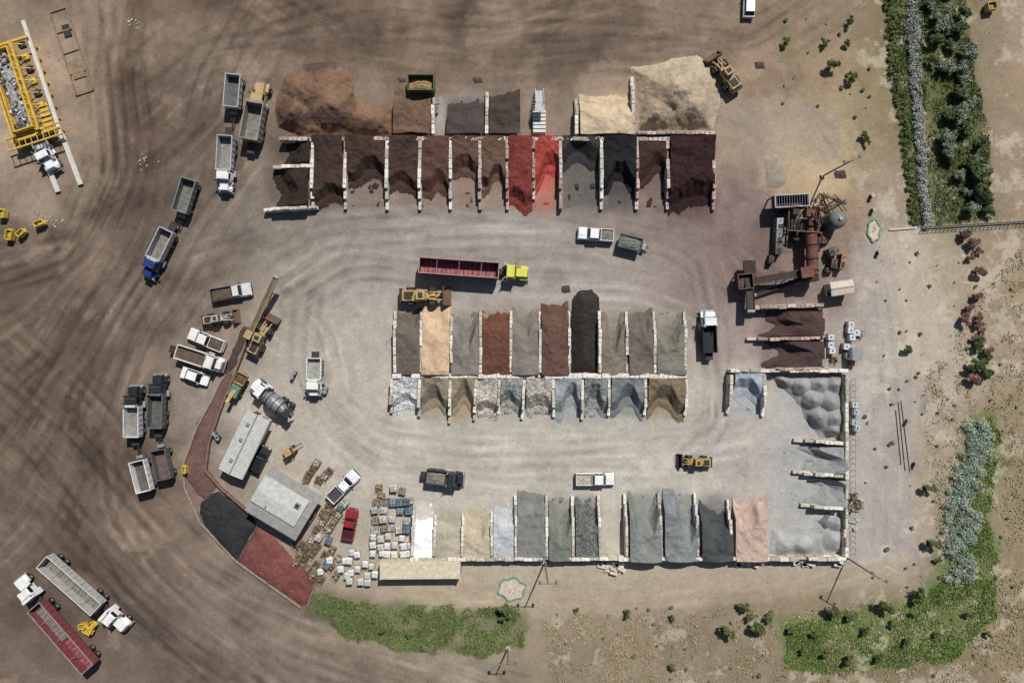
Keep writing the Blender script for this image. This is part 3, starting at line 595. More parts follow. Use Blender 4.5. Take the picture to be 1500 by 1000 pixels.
pickup(872,702,0,(224,224,222),bedin=(168,160,146),bedcol=(206,202,192),L=6.2,fill=M('load_sand',(172,163,146),rough=.95,var=.2),fh=.25)
pickup(873,343,176,(226,226,226),bedin=(90,90,90),fill=GRAV,fh=.3,L=5.7)
pickup(338,428,10,(204,204,202),bedcol=(48,48,50),L=6.4,bedin=(48,48,46),name='flatbed_pickup_truck',crew=False,fill=SOILM,fh=.2,wd=2.05)
pickup(301,498,158,(222,220,216),L=6.0,bedin=(110,92,76),fill=SOILM,fh=.35)
pickup(502,713,45,(224,225,226),L=6.0); pickup(512,768,80,(140,42,46),L=4.9,crew=False,bedin=(60,32,34))
car(285,551,-19,(230,230,228),L=4.6); car(380,674,64,(30,32,36),L=4.8,suv=True,name='dark_parked_suv'); car(1098,3,88,(224,226,228),L=4.8,suv=True,name='white_parked_suv')
dumptrailer(924,355,-14,bed=(74,80,76),inn=(84,90,84),L=3.7,tongue=1.3,wd=2.1,h=1.7,fill=M('green_tarp',(106,112,104),rough=.8,var=.25),fh=.6,name='utility_trailer')
loader(622,433,0,L=8.1); loader(1062,104,124,L=7.4,ym=TANM); loader(1019,677,178,L=5.6,bucket=M('dark_bucket',(44,42,40),rough=.7)); loader(382,491,62,L=7.2,ym=TANM)
loader(320,466,8,L=5.8,ym=M('machine_grey',(166,158,144),rough=.6,var=.25),name='backhoe_loader')
b=B(); gm=M('green_container_paint',(86,92,66),rough=.7,var=.28); b.tray(-2.1,2.1,-1.25,1.25,.2,1.9,.1,gm,SOILM,fill=BARKM,fh=.9,ribs=7,lip=gm)
for sy in(-1,1): b.box(0,sy*.5,0,4.3,.15,.2,CHASS)
put(b.obj('green_roll_off_bin'),616.5,121,0,1.7)
b=B(); b.box(-.2,0,.7,7.2,.9,.3,CHASS); cabpart(b,3.9,paint((226,226,224)),hood=1.0,cab=1.4,stacks=False); dm=M('mixer_drum',(132,134,134),rough=.5,metal=.3,var=.3)
prev=None
for x,r,z in((1.2,.55,2.0),(.6,1.0,2.15),(-.6,1.25,2.3),(-1.8,1.15,2.5),(-2.9,.7,2.8),(-3.2,.55,2.9)):
    if prev: b.cyl(prev[0],(x,0,z),prev[1],r,dm,18,caps=True)
    prev=((x,0,z),r)
for x in(.1,-1.1,-2.2): b.cyl((x,0,2.3+(-x)*.12),(x-.1,0,2.31+(-x)*.12),1.27,1.27,CHASS,18)
b.box(-3.5,0,2.9,.9,.9,.5,CHASS,tx=1.3,ty=1.3); b.beam((-3.6,0,2.6),(-4.3,0,1.6),.5,.1,STEEL)
for x in(3.0,-1.6,-2.9):
    for sy in(-1,1): wheel(b,x,sy*1.0,.5,.4); b.box(x,sy*1.02,1.06,1.1,.5,.06,CHASS)
put(b.obj('concrete_mixer_truck'),397,584,143,2.0)
b=B(); gr=M('plant_green',(92,128,114),rough=.6,var=.25); b.box(-.8,0,.8,2.2,1.5,1.0,gr,tx=.9); b.tray(.5,2.3,-.9,.9,1.2,2.0,.07,YEL,CHASS,fill=SOILM,fh=.4); b.beam((1.5,0,1.1),(-2.8,0,2.4),.6,.15,YEL); b.box(0,0,.5,4.4,1.0,.28,CHASS)
for x in(-1.2,.9):
    for sy in(-1,1): wheel(b,x,sy*.85,.45,.3)
put(b.obj('portable_soil_screener'),347,566,62,1.5)
def conveyor(xa,ya,xb,yb,za,zb,w=1.0,mat=TANM,name='belt_conveyor',belt=None):
    a=W(xa,ya,za); e=W(xb,yb,zb); b=B(); bm=belt or CHASS; A=Vector((*a,za));E=Vector((*e,zb)); d=(E-A).normalized(); sd=d.cross(Vector((0,0,1))).normalized()*w/2
    b.beam(A,E,w*.8,.08,bm)
    for s_ in(-1,1): b.beam(A+sd*s_,E+sd*s_,.14,.35,mat)
    L=(E-A).length; n=int(L/1.0)
    for i in range(n+1):
        p=A+d*(L*i/n); b.beam(p-sd+Vector((0,0,-.25)),p+sd+Vector((0,0,-.25)),.1,.1,mat)
    for t in(.3,.75):
        p=A+d*(L*t)
        for s_ in(-1,1): b.beam(p+sd*s_,(p.x+sd.x*s_*1.5,p.y+sd.y*s_*1.5,0),.14,.14,mat)
    b.cyl(A-sd,A+sd,.25,.25,STEEL,12); b.cyl(E-sd,E+sd,.25,.25,STEEL,12); b.box(A.x,A.y,A.z-.1,w*1.5,w*1.3,.9,mat,rz=math.atan2(d.y,d.x),tx=1.2,ty=1.2)
    return b.obj(name,bevel=.02)
conveyor(366,490,404,406,1.0,3.6,w=.75,belt=M('conveyor_belt',(120,106,88),rough=.9,var=.3))

# ------------------------------------------------------------ yellow loading rig at left (x down the trough, +y to the right of it)
b=B(); ym=M('rig_yellow',(202,166,74),rough=.6,var=.28,scale=2); wm=M('white_beam',(204,200,190),rough=.7,var=.15); rub=M('mixed_rubble',(150,148,146),rough=.95,var=.6,scale=2.8,bump=.8,detail=8)
b.tray(-6.8,6.4,-1.55,1.55,1.6,3.6,.16,ym,rub,fill=rub,fh=1.8,ribs=10,lip=ym)
chips=[M('rubble_chip',c,rough=.8) for c in((206,206,204),(120,126,140),(96,90,86),(170,140,120),(64,62,62))]
for i in range(170):
    l=random.uniform(.2,.55); b.box(random.uniform(-6.4,6.0),random.uniform(-1.25,1.25),3.1+random.uniform(0,.3),l,l*random.uniform(.4,.9),.14,random.choice(chips),rz=random.uniform(0,3),tx=.8,ty=.8)
YL,YR=-2.8,4.1
for yy,z in((YL,1.2),(YR,1.2)): b.beam((-8.0,yy,z),(8.0,yy,z),.5,.5,ym)
for yy in(-2.1,2.1): b.beam((-7.4,yy,3.3),(7.0,yy,3.3),.3,.3,ym)
for i in range(8):
    x=-7.2+i*2.0
    for yy,yi in((YL,-1.6),(YR,1.6)):
        b.beam((x,yy,1.2),(x,yi,3.5),.16,.16,ym); b.beam((x,yy,0),(x,yy,1.2),.3,.3,ym)
        if i<7: b.beam((x,yi,3.55),(x+1.6,yy*.8,1.6),.1,.1,CHASS if i%2 else ym)
    b.box(x,2.9,1.5,.9,1.0,.6,ym if i%2 else CHASS); b.box(x+.8,-2.5,1.4,.6,.5,.5,ym if i%3 else CHASS)
for i in range(5): b.box(3.0+i*.8,3.2,2.2,.5,1.6,.1,ym)
for x in(-7.9,7.2): b.beam((x,YL-.3,2.4),(x,YR+.3,2.4),.4,.4,ym)
b.beam((-10.8,4.3,1.9),(9,4.3,1.6),.55,.35,wm); b.beam((8,4.3,1.4),(16.0,4.1,.3),.75,.3,wm); b.beam((8.4,.3,1.3),(16.0,.3,.3),.75,.3,wm)
for x in(6.6,8.4): b.beam((x,YL-1.2,2.6),(x,YR+1.2,2.6),.22,.22,ym)
for i in range(10): b.beam((6.6,YL-1.0+i*.98,2.6),(8.4,YL-1.0+i*.98,2.6),.1,.1,ym)
put(b.obj('yellow_loading_rig',bevel=.02),23,136,-72,2.5)
dumptruck(61,222,-63,(224,226,230),bed=(160,160,158),inn=(120,118,112),L=6.0,name='tractor_truck',bedh=1.5)
b=B()
for sy in(-1,1): b.beam((-7,sy*1.4,.15),(7,sy*1.4,.15),.22,.25,WOOD)
for i in range(5): b.beam((-7+i*3.5,-1.4,.1),(-7+i*3.5,1.4,.1),.2,.15,WOOD)
b.box(3,0,.05,3,2.0,.1,WOOD); b.box(-3.4,.3,.05,2,1.2,.1,CHASS)
put(b.obj('steel_ramp_frame',bevel=.01),104,75,-72,.2)
def skip(px,py,ang,L=2.0,w=1.4,c=(196,170,72)):
    b=B(); m=M('skip_paint',c,rough=.7,var=.25); b.tray(-L/2,L/2,-w/2,w/2,.15,1.2,.07,m,CHASS,lip=m,fill=m,fh=.75); b.box(L/2+.12,0,.7,.2,w*.8,.12,m); b.box(0,0,0,L*.8,w*.6,.15,CHASS); put(b.obj('yellow_skip_bin'),px,py,ang,1)
skip(13,344,80,1.6,1.0);skip(30,341,40,1.3,.8);skip(57,327,20,1.5,.8);skip(2,313,90,1.3,1.0);skip(128,923,-30,1.4,1.0);skip(134,916,40,1.0,1.0);skip(120,917,10,1.0,.8);skip(270,688,90,1.1,.6);skip(1453,9,10,1.4,1.2,(172,148,92))
b=B(); b.box(-.3,0,.5,1.8,1.2,.7,YEL,tx=.9); b.box(-.2,0,1.2,1.1,1.0,.9,GLASS,tx=.9,ty=.9); b.box(-.2,0,2.1,1.2,1.1,.08,YEL)
for sy in(-1,1):
    b.beam((.75,sy*.4,.1),(.75,sy*.4,2.4),.12,.16,CHASS); b.beam((.8,sy*.3,.12),(1.9,sy*.3,.1),.14,.06,STEEL)
    wheel(b,.4,sy*.55,.35,.25);wheel(b,-.9,sy*.5,.3,.22)
put(b.obj('forklift'),424,661,30,1.5)

# ------------------------------------------------------------ buildings
def fac(c): return M('painted_wall',c,rough=.85,var=.12)
ROOFM=M('corrugated_roof',(190,190,184),rough=.6,var=.16,kind='corr',bump=.5); ROOFD=M('weathered_roof_sheet',(154,152,146),rough=.65,var=.2,kind='corr',bump=.6); ROOF2=M('pale_roof_sheet',(192,192,186),rough=.65,var=.2,kind='corr',bump=.4)
def roofslab(b,x0,x1,y0,z0,y1,z1,t,mat):
    b.add([(x0,y0,z0),(x1,y0,z0),(x1,y1,z1),(x0,y1,z1),(x0,y0,z0+t),(x1,y0,z0+t),(x1,y1,z1+t),(x0,y1,z1+t)],[(3,2,1,0),(4,5,6,7),(0,1,5,4),(1,2,6,5),(2,3,7,6),(3,0,4,7)],mat)
def building(name,px,py,ang,parts):
    e=bpy.data.objects.new(name,None); COL.objects.link(e); x,y=W(px,py,3.0); e.location=(x,y,0); e.rotation_euler=(0,0,math.radians(ang))
    for n,b in parts.items():
        o=b.obj(n,bevel=.02); o.parent=e
    return e
def office(L,Wd,h,rise,walls,roof,over=.5):
    w=B(); w.box(0,0,0,L,Wd,h,walls)
    r=B(); hw=Wd/2+over; roofslab(r,-L/2-over,L/2+over,-hw,h,0,h+rise,.12,roof); roofslab(r,-L/2-over,L/2+over,0.004,h+rise,hw,h,.12,roof); r.box(0,0,h+rise+.1,L+2*over,.25,.07,STEEL)
    wi=B(); n=int(L/2.2)
    for i in range(n):
        x=-L/2+L*(i+.5)/n
        for sy in(-1,1): wi.box(x,sy*(Wd/2+.02),1.0,1.1,.06,1.1,GLASS)
    for sx in(-1,1): wi.box(sx*(L/2+.02),-Wd/4,1.0,.06,1.0,1.0,GLASS)
    d=B(); d.box(L/2+.03,Wd/4,0,.07,1.0,2.1,M('door_paint',(90,70,58)))
    g=B()
    for sy in(-1,1): g.beam((-L/2-over,sy*(hw+.05),h-.02),(L/2+over,sy*(hw+.05),h-.02),.14,.14,STEEL)
    return {'walls':w,'roof':r,'windows':wi,'door':d,'gutters':g}
p=office(9.6,3.4,2.7,.35,fac((206,196,176)),ROOFM,.35); v=B()
for x in(-3,0.6,3.2): v.box(x,.7,3.06,.5,.5,.3,STEEL)
p['roof_vents']=v; building('portable_office_building',357,651,64.5,p)
p=office(7.8,6.4,3.0,.3,fac((196,180,156)),ROOFD,.75)
c=B(); roofslab(c,-4.6,3.4,-2.1,3.42,0,3.66,.1,ROOF2); roofslab(c,-4.6,3.4,.004,3.66,2.6,3.42,.1,ROOF2)
p['upper_roof']=c
ac=B(); ac.box(2.2,1.2,3.6,.8,.8,.5,STEEL); ac.cyl((2.2,1.2,4.1),(2.2,1.2,4.15),.3,.3,CHASS,12); ac.cyl((-2,-1.5,3.5),(-2,-1.5,4.1),.1,.1,STEEL,8); p['roof_air_conditioner']=ac
po=B()
for x in(-4.4,-1.5,1.5,4.4): po.beam((x,-3.85,0),(x,-3.85,3.0),.12,.12,WOOD)
p['porch_posts']=po; building('sales_office_building',415,737,-31,p)
b=B(); cm=M('container_beige',(200,190,166),rough=.6,var=.2); b.box(0,0,.1,12.6,2.6,2.6,cm)
for i in range(42): b.box(-6.15+i*.3,0,2.7,.14,2.3,.04,cm); b.box(-6.15+i*.3,-1.32,.3,.14,.05,2.2,cm); b.box(-6.15+i*.3,1.32,.3,.14,.05,2.2,cm)
for sx in(-1,1):
    for sy in(-1,1): b.box(sx*6.24,sy*1.26,0,.2,.2,2.8,cm)
    b.box(sx*6.33,0,.2,.04,2.3,2.4,cm)
for sy in(-.7,-.25,.25,.7): b.cyl((6.38,sy,.2),(6.38,sy,2.6),.03,.03,STEEL,6)
put(b.obj('shipping_container'),615,836,.5,2.8)
building('equipment_shed',1236,421,8,office(3.4,1.8,2.4,.2,fac((190,178,160)),M('shed_roof',(206,192,172),rough=.6,kind='corr',bump=.4),.15))

# ------------------------------------------------------------ sorting plant at right
b=B(); b.cyl((0,-3.7,2.6),(0,3.7,2.6),.9,.9,RUST,24)
for y in(-3,-1.2,1.0,2.9): b.cyl((0,y-.12,2.6),(0,y+.12,2.6),1.02,1.02,RUSTD,24)
for y in(-3,3):
    for sx in(-1,1): b.beam((sx*1.1,y,0),(sx*.7,y,2.0),.25,.25,RUSTD)
for sx in(-1,1): b.beam((sx*1.1,-3.8,1.4),(sx*1.1,3.8,1.4),.2,.3,RUST)
b.box(0,4.3,1.0,2.0,1.3,2.8,RUSTD,ty=.7,tx=.8); b.box(0,-4.2,1.0,1.9,1.0,2.2,RUSTD,tx=.8); b.box(1.4,1,.2,.8,1.4,1.2,CHASS)
put(b.obj('rotary_drum_screen',bevel=.02),1189,368,2,2.6)
b=B(); b.tray(-2.7,2.7,-1.0,1.0,2.0,3.4,.12,CHASS,RUSTD,ribs=6,lip=STEEL)
for i in range(13): b.box(-2.4+i*.4,0,3.38,.05,1.8,.08,STEEL)
for sx in(-1,1):
    for sy in(-1,1): b.beam((sx*2.5,sy*.9,0),(sx*2.5,sy*.9,2.0),.2,.2,CHASS)
put(b.obj('feed_hopper',bevel=.02),1160,294,3,3.3)
b=B()
for y in(-1.8,0,1.8):
    for x in(-2.4,-.8,.8,2.4): b.beam((x,y,0),(x,y,2.6+.4*(x>0)),.16,.16,RUSTD)
    b.beam((-2.6,y,2.6),(2.6,y,2.6),.2,.2,RUSTD)
for x in(-2.4,-.8,.8,2.4): b.beam((x,-2,2.7),(x,2,2.7),.18,.18,RUST)
for i in range(10): b.box(-2.3+i*.5,-.9,2.75,.3,1.7,.04,CHASS)
b.box(.5,.9,2.8,1.6,1.2,1.2,RUST,tx=.8); b.box(-1.6,1.0,2.8,1.0,.9,.8,CHASS); b.cyl((1.8,-1,2.8),(1.8,-1,4.2),.45,.3,RUST,14); b.cyl((1.8,-1,4.2),(.6,.9,4.0),.2,.2,RUSTD,10)
for y in(-2,2): b.beam((-2.6,y,3.7),(2.6,y,3.7),.06,.06,YEL)
put(b.obj('steel_process_platform',bevel=.02),1177,322,-4,2.6)
b=B(); tm=M('tank_grey',(108,108,106),rough=.6,var=.2); b.cyl((0,0,.6),(0,0,3.4),1.4,1.4,tm,24); b.dome((0,0,3.4),1.4,tm,rz=1.0,n=24); b.cyl((0,0,4.38),(0,0,4.6),.3,.3,STEEL,12)
for a in range(4): b.beam((1.3*math.cos(a*1.57+.8),1.3*math.sin(a*1.57+.8),0),(1.3*math.cos(a*1.57+.8),1.3*math.sin(a*1.57+.8),.8),.15,.15,STEEL)
b.beam((1.45,0,0),(1.45,0,3.6),.06,.4,STEEL); put(b.obj('storage_tank',bevel=0),1228,321,0,3.6)
conveyor(1180,399,1090,414,3.0,1.6,w=1.1,mat=RUST); conveyor(1096,392,1100,456,1.6,2.6,w=1.2,mat=RUSTD)
conveyor(1184,405,1106,432,1.0,.6,w=.5,mat=RUSTD)
conveyor(1205,345,1195,300,1.0,3.0,w=.7,mat=RUST)
b=B(); b.tray(-1.2,1.2,-1.2,1.2,1.2,2.6,.1,RUSTD,SOILM,fill=SOILM,fh=.7,lip=RUST)
for sx in(-1,1):
    for sy in(-1,1): b.beam((sx*1,sy*1,0),(sx*1.1,sy*1.1,1.3),.16,.16,RUSTD)
put(b.obj('receiving_hopper',bevel=.02),1092,412,5,2.4)
def genset(px,py,ang,c=(190,192,192),L=2.0,w=1.2,h=1.5):
    b=B(); m=M('cabinet_paint',c,rough=.55,var=.15); b.box(0,0,.15,L,w,h,m,tx=.97,ty=.95); b.box(0,0,0,L+.2,w+.1,.14,CHASS); b.box(-L*.2,0,h+.15,L*.35,w*.6,.1,CHASS); b.cyl((L*.3,0,h+.15),(L*.3,0,h+.6),.07,.07,CHASS,8)
    for i in range(4): b.box(-L*.35+i*L*.22,w/2+.01,.5,L*.14,.05,h*.5,CHASS)
    put(b.obj('generator_cabinet',bevel=.03),px,py,ang,h)
genset(1143,328,88,(160,162,162));genset(1142,347,88,(126,126,128));genset(1141,363,88,(90,84,82));genset(1222,368,20,(106,94,86),1.6,1.2);genset(1235,383,80,(156,116,92),2.4,.8);genset(1222,386,85,(90,74,68),1.5,1.0);genset(1205,352,0,(110,72,64),1.4,1.0);genset(1150,305,5,(60,58,58),2.2,1.0,1.2);genset(1216,395,10,(120,104,92),1.2,.7,.9);genset(1168,345,70,(70,60,58),1.6,.8,1.4);genset(1130,380,80,(84,66,62),1.3,.8,1.0)
b=B()
for i in range(22): b.beam((random.uniform(-3,3),random.uniform(-2,2),.1+.02*i),(random.uniform(-3,3),random.uniform(-2,2),.12+.02*i),.12,.1,random.choice([RUST,RUSTD,CHASS]))
put(b.obj('scrap_steel_heap',bevel=.01),1215,300,0,.2)

# ------------------------------------------------------------ goods, bags, totes
def shufflebox(b,cx,cy,z,lx,ly,lz,mat): b.box(cx,cy,z,lx,ly,lz,mat,rz=random.uniform(-.06,.06),tx=random.uniform(.86,.96),ty=random.uniform(.86,.96))
def pallet(b): 
    for i in range(5): b.box(0,-.5+i*.25,.12,1.2,.16,.03,WOOD)
    for i in(-1,0,1): b.box(i*.5,0,.0,.1,1.15,.115,WOOD)
def variant(kind,c,seed):
    random.seed(seed); b=B(); pallet(b); m=M(kind,c,rough=.7,var=.25,scale=3)
    m2=M(kind,tuple(int(x*.84) for x in c),rough=.7,var=.25,scale=3)
    if kind=='bagged_goods_pallet':
        hgt=random.randint(3,6)
        for k in range(hgt):
            for i in(-1,1):
                for j in(-1,0,1): shufflebox(b,i*.3,j*.38,.16+k*.17,.58,.36,.165,random.choice([m,m2]))
    elif kind=='bulk_bag':
        b.box(0,0,.16,.95,.95,.85,m,tx=1.05,ty=1.05); b.box(0,0,1.012,.95,.95,.14,m2,tx=.7,ty=.7)
        for sx in(-1,1):
            for sy in(-1,1): b.beam((sx*.45,sy*.45,.95),(sx*.25,sy*.3,1.3),.08,.04,m)
    elif kind=='stone_pallet':
        for k in range(16):
            a=random.uniform(.25,.5); b.box(random.uniform(-.4,.4),random.uniform(-.4,.4),.16+random.uniform(0,.6),a,a*.8,.2,random.choice([m,m2]),rz=random.uniform(0,3),tx=.8,ty=.8)
        for sx in(-1,1):
            for sy in(-1,1): b.box(sx*.56,sy*.56,.15,.06,.06,.95,WOOD)
        for z in(.5,1.0):
            for s_ in(-1,1): b.beam((-.56,s_*.56,z),(.56,s_*.56,z),.05,.06,WOOD); b.beam((s_*.56,-.56,z),(s_*.56,.56,z),.05,.06,WOOD)
    elif kind=='ibc_tote':
        b.box(0,0,.16,1.0,1.0,.95,m,tx=.98,ty=.98); b.cyl((0,0,1.1),(0,0,1.17),.14,.14,CHASS,10)
        for s_ in(-1,1):
            for t in(-.5,-.17,.17,.5): b.beam((t,s_*.53,.15),(t,s_*.53,1.12),.03,.03,STEEL); b.beam((s_*.53,t,.15),(s_*.53,t,1.12),.03,.03,STEEL)
        for t in(-.25,.25): b.beam((-.53,t,1.13),(.53,t,1.13),.04,.03,STEEL)
    o=b.obj(kind,bevel=.05 if kind=='bulk_bag' else .03)
    dg=bpy.context.evaluated_depsgraph_get(); me2=bpy.data.meshes.new_from_object(o.evaluated_get(dg)); bpy.data.objects.remove(o); return me2
VAR={}
for kind,cs in {'bagged_goods_pallet':[(124,138,146),(172,172,164),(106,118,126),(196,192,182),(142,126,106)],'bulk_bag':[(234,233,229),(214,212,206)],'stone_pallet':[(128,112,94),(154,138,114),(108,98,86),(186,177,163)],'ibc_tote':[(200,204,204),(176,184,188)]}.items():
    VAR[kind]=[variant(kind,c,i*5+k) for i,c in enumerate(cs) for k in(1,2)]
random.seed(99)
def goods(kind,pts,jit=2,ang=0,h=.9,vs=None):
    for x,y in pts:
        x+=random.uniform(-jit,jit);y+=random.uniform(-jit,jit); X_,Y_=W(x,y,h)
        addobj(kind,random.choice(vs or VAR[kind]),(X_,Y_,0),math.radians(ang+random.choice([0,90])+random.uniform(-8,8)),random.uniform(.85,1.0))
goods('bagged_goods_pallet',[(x,y) for x in(549,561,573,585,597) for y in(737,749,762,775) if random.random()<.82])
goods('stone_pallet',[(553,714),(556,727),(545,790),(567,735)]); goods('bagged_goods_pallet',[(575,716),(588,722),(600,733)])
goods('bulk_bag',[(x,y) for x in(546,557,568,579,590,599) for y in(788,800,811) if random.random()<.95],jit=2)
goods('bulk_bag',[(500,833),(512,838),(524,836),(536,842),(513,852),(526,853),(540,852),(507,845),(545,830),(512,820),(524,812),(515,808),(505,822),(482,822),(470,838),(534,826),(548,842)],jit=2)
goods('stone_pallet',[(433,800),(436,812),(434,826),(446,820),(458,812),(447,835),(440,796),(450,803),(474,812),(484,832),(492,845),(466,800),(455,790),(462,778),(470,768),(478,758),(486,750),(472,750),(482,742),(478,775),(488,765),(494,757),(462,826),(458,845),(470,850),(494,820),(486,808)],jit=2.5,ang=-31)
goods('stone_pallet',[(452,696),(458,687),(463,679),(467,705),(474,697),(480,690),(449,703)],jit=1.5,ang=-31)
goods('bagged_goods_pallet',[(497,745),(503,738),(456,755),(448,765),(468,790),(480,790),(476,826)],ang=-31)
goods('ibc_tote',[(1218,494),(1218,504),(1219,514),(1246,475),(1247,485),(1248,494),(1255,487),(1240,508),(1243,520),(1253,592),(1254,603),(1253,618),(1255,628)],jit=1)
goods('stone_pallet',[(1248,530),(1225,528),(1262,489),(1260,740),(1252,728),(1248,745)],jit=2)
b=B(); b.box(0,0,0,1.6,2.0,2.0,M('cabinet_paint',(200,204,206),rough=.5)); b.box(0,0,2.0,1.7,2.1,.1,STEEL); b.box(.83,0,.1,.05,.9,1.8,CHASS); put(b.obj('storage_locker'),1256,518,0,2)
def slabs(px,py,n,spread,c=(200,191,176),ang=0,sp2=4):
    b=B(); m=M('cut_stone_slab',c,rough=.9,var=.2)
    for i in range(n):
        a=random.uniform(-spread,spread)*S; q=random.uniform(-sp2,sp2)*S; b.box(a,q,random.choice([0,0,.31]),random.uniform(.7,1.4),random.uniform(.35,.65),.3,m,rz=random.uniform(-.5,.5))
    put(b.obj('stone_slab_stack'),px,py,ang,.4)
slabs(895,834,16,18,sp2=9);slabs(1105,826,16,24);slabs(1190,824,16,26);slabs(1225,826,4,8);slabs(1255,750,8,8,sp2=26,c=(170,174,176))
b=B(); gw=M('galv_white',(210,208,202),rough=.6,var=.12)
for i in range(6): b.box(0,-2.9+i*.62,.5,2.0,.42,.5,gw)
b.box(0,-1.4,0,2.1,3.6,.48,CONC[1])
for i in range(9): b.box(0,1.1+i*.3,2.6-i*.26,1.2,.28,.06,STEEL)
for sx in(-1,1):
    b.beam((sx*.65,.9,2.6),(sx*.65,3.8,.3),.08,.2,RUSTD); b.beam((sx*.65,.9,3.5),(sx*.65,3.8,1.2),.06,.06,gw)
    for y in(.9,2.2,3.6): b.beam((sx*.65,y,2.6-(y-.9)*.8),(sx*.65,y,3.5-(y-.9)*.8),.06,.06,gw)
b.box(0,.3,2.6,1.5,1.3,.08,STEEL)
put(b.obj('steel_access_stairs',bevel=.015),790,165,0,1)
b=B(); b.cyl((0,0,0),(0,0,2.0),.05,.05,STEEL,8); b.box(0,0,1.2,.06,1.0,.9,WHITE); put(b.obj('product_sign_board'),640,153,-80,1.5)

# ------------------------------------------------------------ light poles, pipes, fences
def pole(px,py,ang,h=10.0):
    b=B(); pm=M('pole_steel',(108,104,98),rough=.6); b.box(0,0,0,.6,.6,.4,CONC[1]); b.cyl((0,0,.4),(0,0,h),.14,.09,pm,12)
    b.beam((-1.2,0,h-.2),(1.2,0,h-.2),.09,.09,pm)
    for s_ in(-1,1): b.box(s_*1.2,.15,h-.35,.4,.5,.22,pm,tx=.9)
    x,y=W(px,py); o=b.obj('floodlight_pole',bevel=.01); o.location=(x,y,0); o.rotation_euler=(0,0,math.radians(ang))
pole(1205,258,20);pole(798,823,0);pole(1240,816,-30);pole(744,948,0,6)
def pipe(pts,r=.12,c=(150,146,138),name='steel_pipe'):
    b=B(); m=M('pipe_metal',c,rough=.6,var=.2)
    for (xa,ya),(xb,yb) in zip(pts[:-1],pts[1:]): b.cyl((*W(xa,ya),r+.02),(*W(xb,yb),r+.02),r,r,m,8)
    b.obj(name,bevel=0)
pipe([(1302,337),(1342,334)],.1,(210,206,196)); pipe([(1316,588),(1326,688)],.08,(160,152,142)); pipe([(1320,586),(1333,690)],.08,(170,162,152)); pipe([(1312,600),(1320,680)],.07,(148,140,132)); pipe([(1342,255),(1352,330)],.06,(110,100,90))
b=B(); fm=M('fence_steel',(112,104,94),rough=.8,var=.2)
P0=(1350,334);P1=(1620,318); n=46
for i in range(n+1):
    t=i/n; x,y=W(P0[0]+(P1[0]-P0[0])*t,P0[1]+(P1[1]-P0[1])*t); b.cyl((x,y,0),(x,y,1.3),.05,.05,fm,6)
for z in(.3,.8,1.25): b.beam((*W(*P0),z),(*W(*P1),z),.05,.05,fm)
b.box(*W((P0[0]+P1[0])/2,(P0[1]+P1[1])/2),0,29.8,.3,.25,CONC[3],rz=math.atan2(16,270)); b.obj('boundary_fence',bevel=0)
b=B()
for i in range(30):
    t=i/29; x,y=W(1248,555+255*t); b.cyl((x,y,0),(x,y,1.2),.04,.04,fm,6)
b.beam((*W(1248,555),1.1),(*W(1248,810),1.1),.03,.03,fm); b.obj('yard_wire_fence',bevel=0)
def pit(px,py,rx_,ry_,name='lined_settling_pit'):
    b=B(); rim=M('green_liner',(98,144,122),rough=.7,var=.3); ins=M('pale_silt',(192,176,158),rough=.9,var=.25,bump=.3,kind='sand'); n=34
    R=[1+.1*math.sin(i*1.1)+random.uniform(-.05,.05) for i in range(n)]
    p=[(rx_*S*R[i]*math.cos(2*math.pi*i/n),ry_*S*R[i]*math.sin(2*math.pi*i/n)) for i in range(n)]
    b.add([(x,y,.05) for x,y in p],[tuple(range(n))],ins)
    for i in range(n):
        q=p[(i+1)%n]; b.beam((p[i][0],p[i][1],.1),(q[0],q[1],.1),random.uniform(.16,.28),.14,rim)
    for i in range(3): b.dome((random.uniform(-.5,.5)*rx_*S*.7,random.uniform(-.5,.5)*ry_*S*.7,.05),.2,CONC[3],rz=.12,n=8,m=3)
    x,y=W(px,py); o=b.obj(name,bevel=0); o.location=(x,y,0)
pit(750,862,19,16);pit(1280,338,9,16)
b=B()
for x,y in((430,552),(433,546),(478,573),(479,568),(320,638),(316,634),(322,641),(1327,616),(1338,679),(1285,370),(1275,288),(1277,308)):
    X_,Y_=W(x,y); b.cyl((X_,Y_,0),(X_,Y_,.9),.3,.3,random.choice([CHASS,STEEL,M('drum_green',(80,96,86))]),14); b.cyl((X_,Y_,.9),(X_,Y_,.94),.33,.33,STEEL,14)
b.obj('steel_drums',bevel=0)
n=3600; V=[];F=[]
px=rng.uniform(0,1500,n);py=rng.uniform(0,1000,n)
keep=((px<420)|(py<90)|(py>825)|(px>1250))
px,py=px[keep],py[keep]; r=rng.uniform(.03,.1,len(px)); cols=[]
base=np.array([(1,0,0),(0,1,0),(-1,0,0),(0,-1,0),(0,0,1)])
for i,(x,y,q) in enumerate(zip(px,py,r)):
    X_,Y_=W(x,y); o=len(V)
    for bb in base: V.append((X_+bb[0]*q*rng.uniform(.7,1.3),Y_+bb[1]*q*rng.uniform(.7,1.3),bb[2]*q*.9-.01))
    for t in range(4): F.append((o+t,o+(t+1)%4,o+4))
    c=linA(rng.choice([160,120,95])*np.array([1,.93,.85])); cols+=[c]*5
addobj('scattered_stones',npmesh('scattered_stones',V,F,[LEAF],np.array(cols)))
V=[];F=[];cols=[]
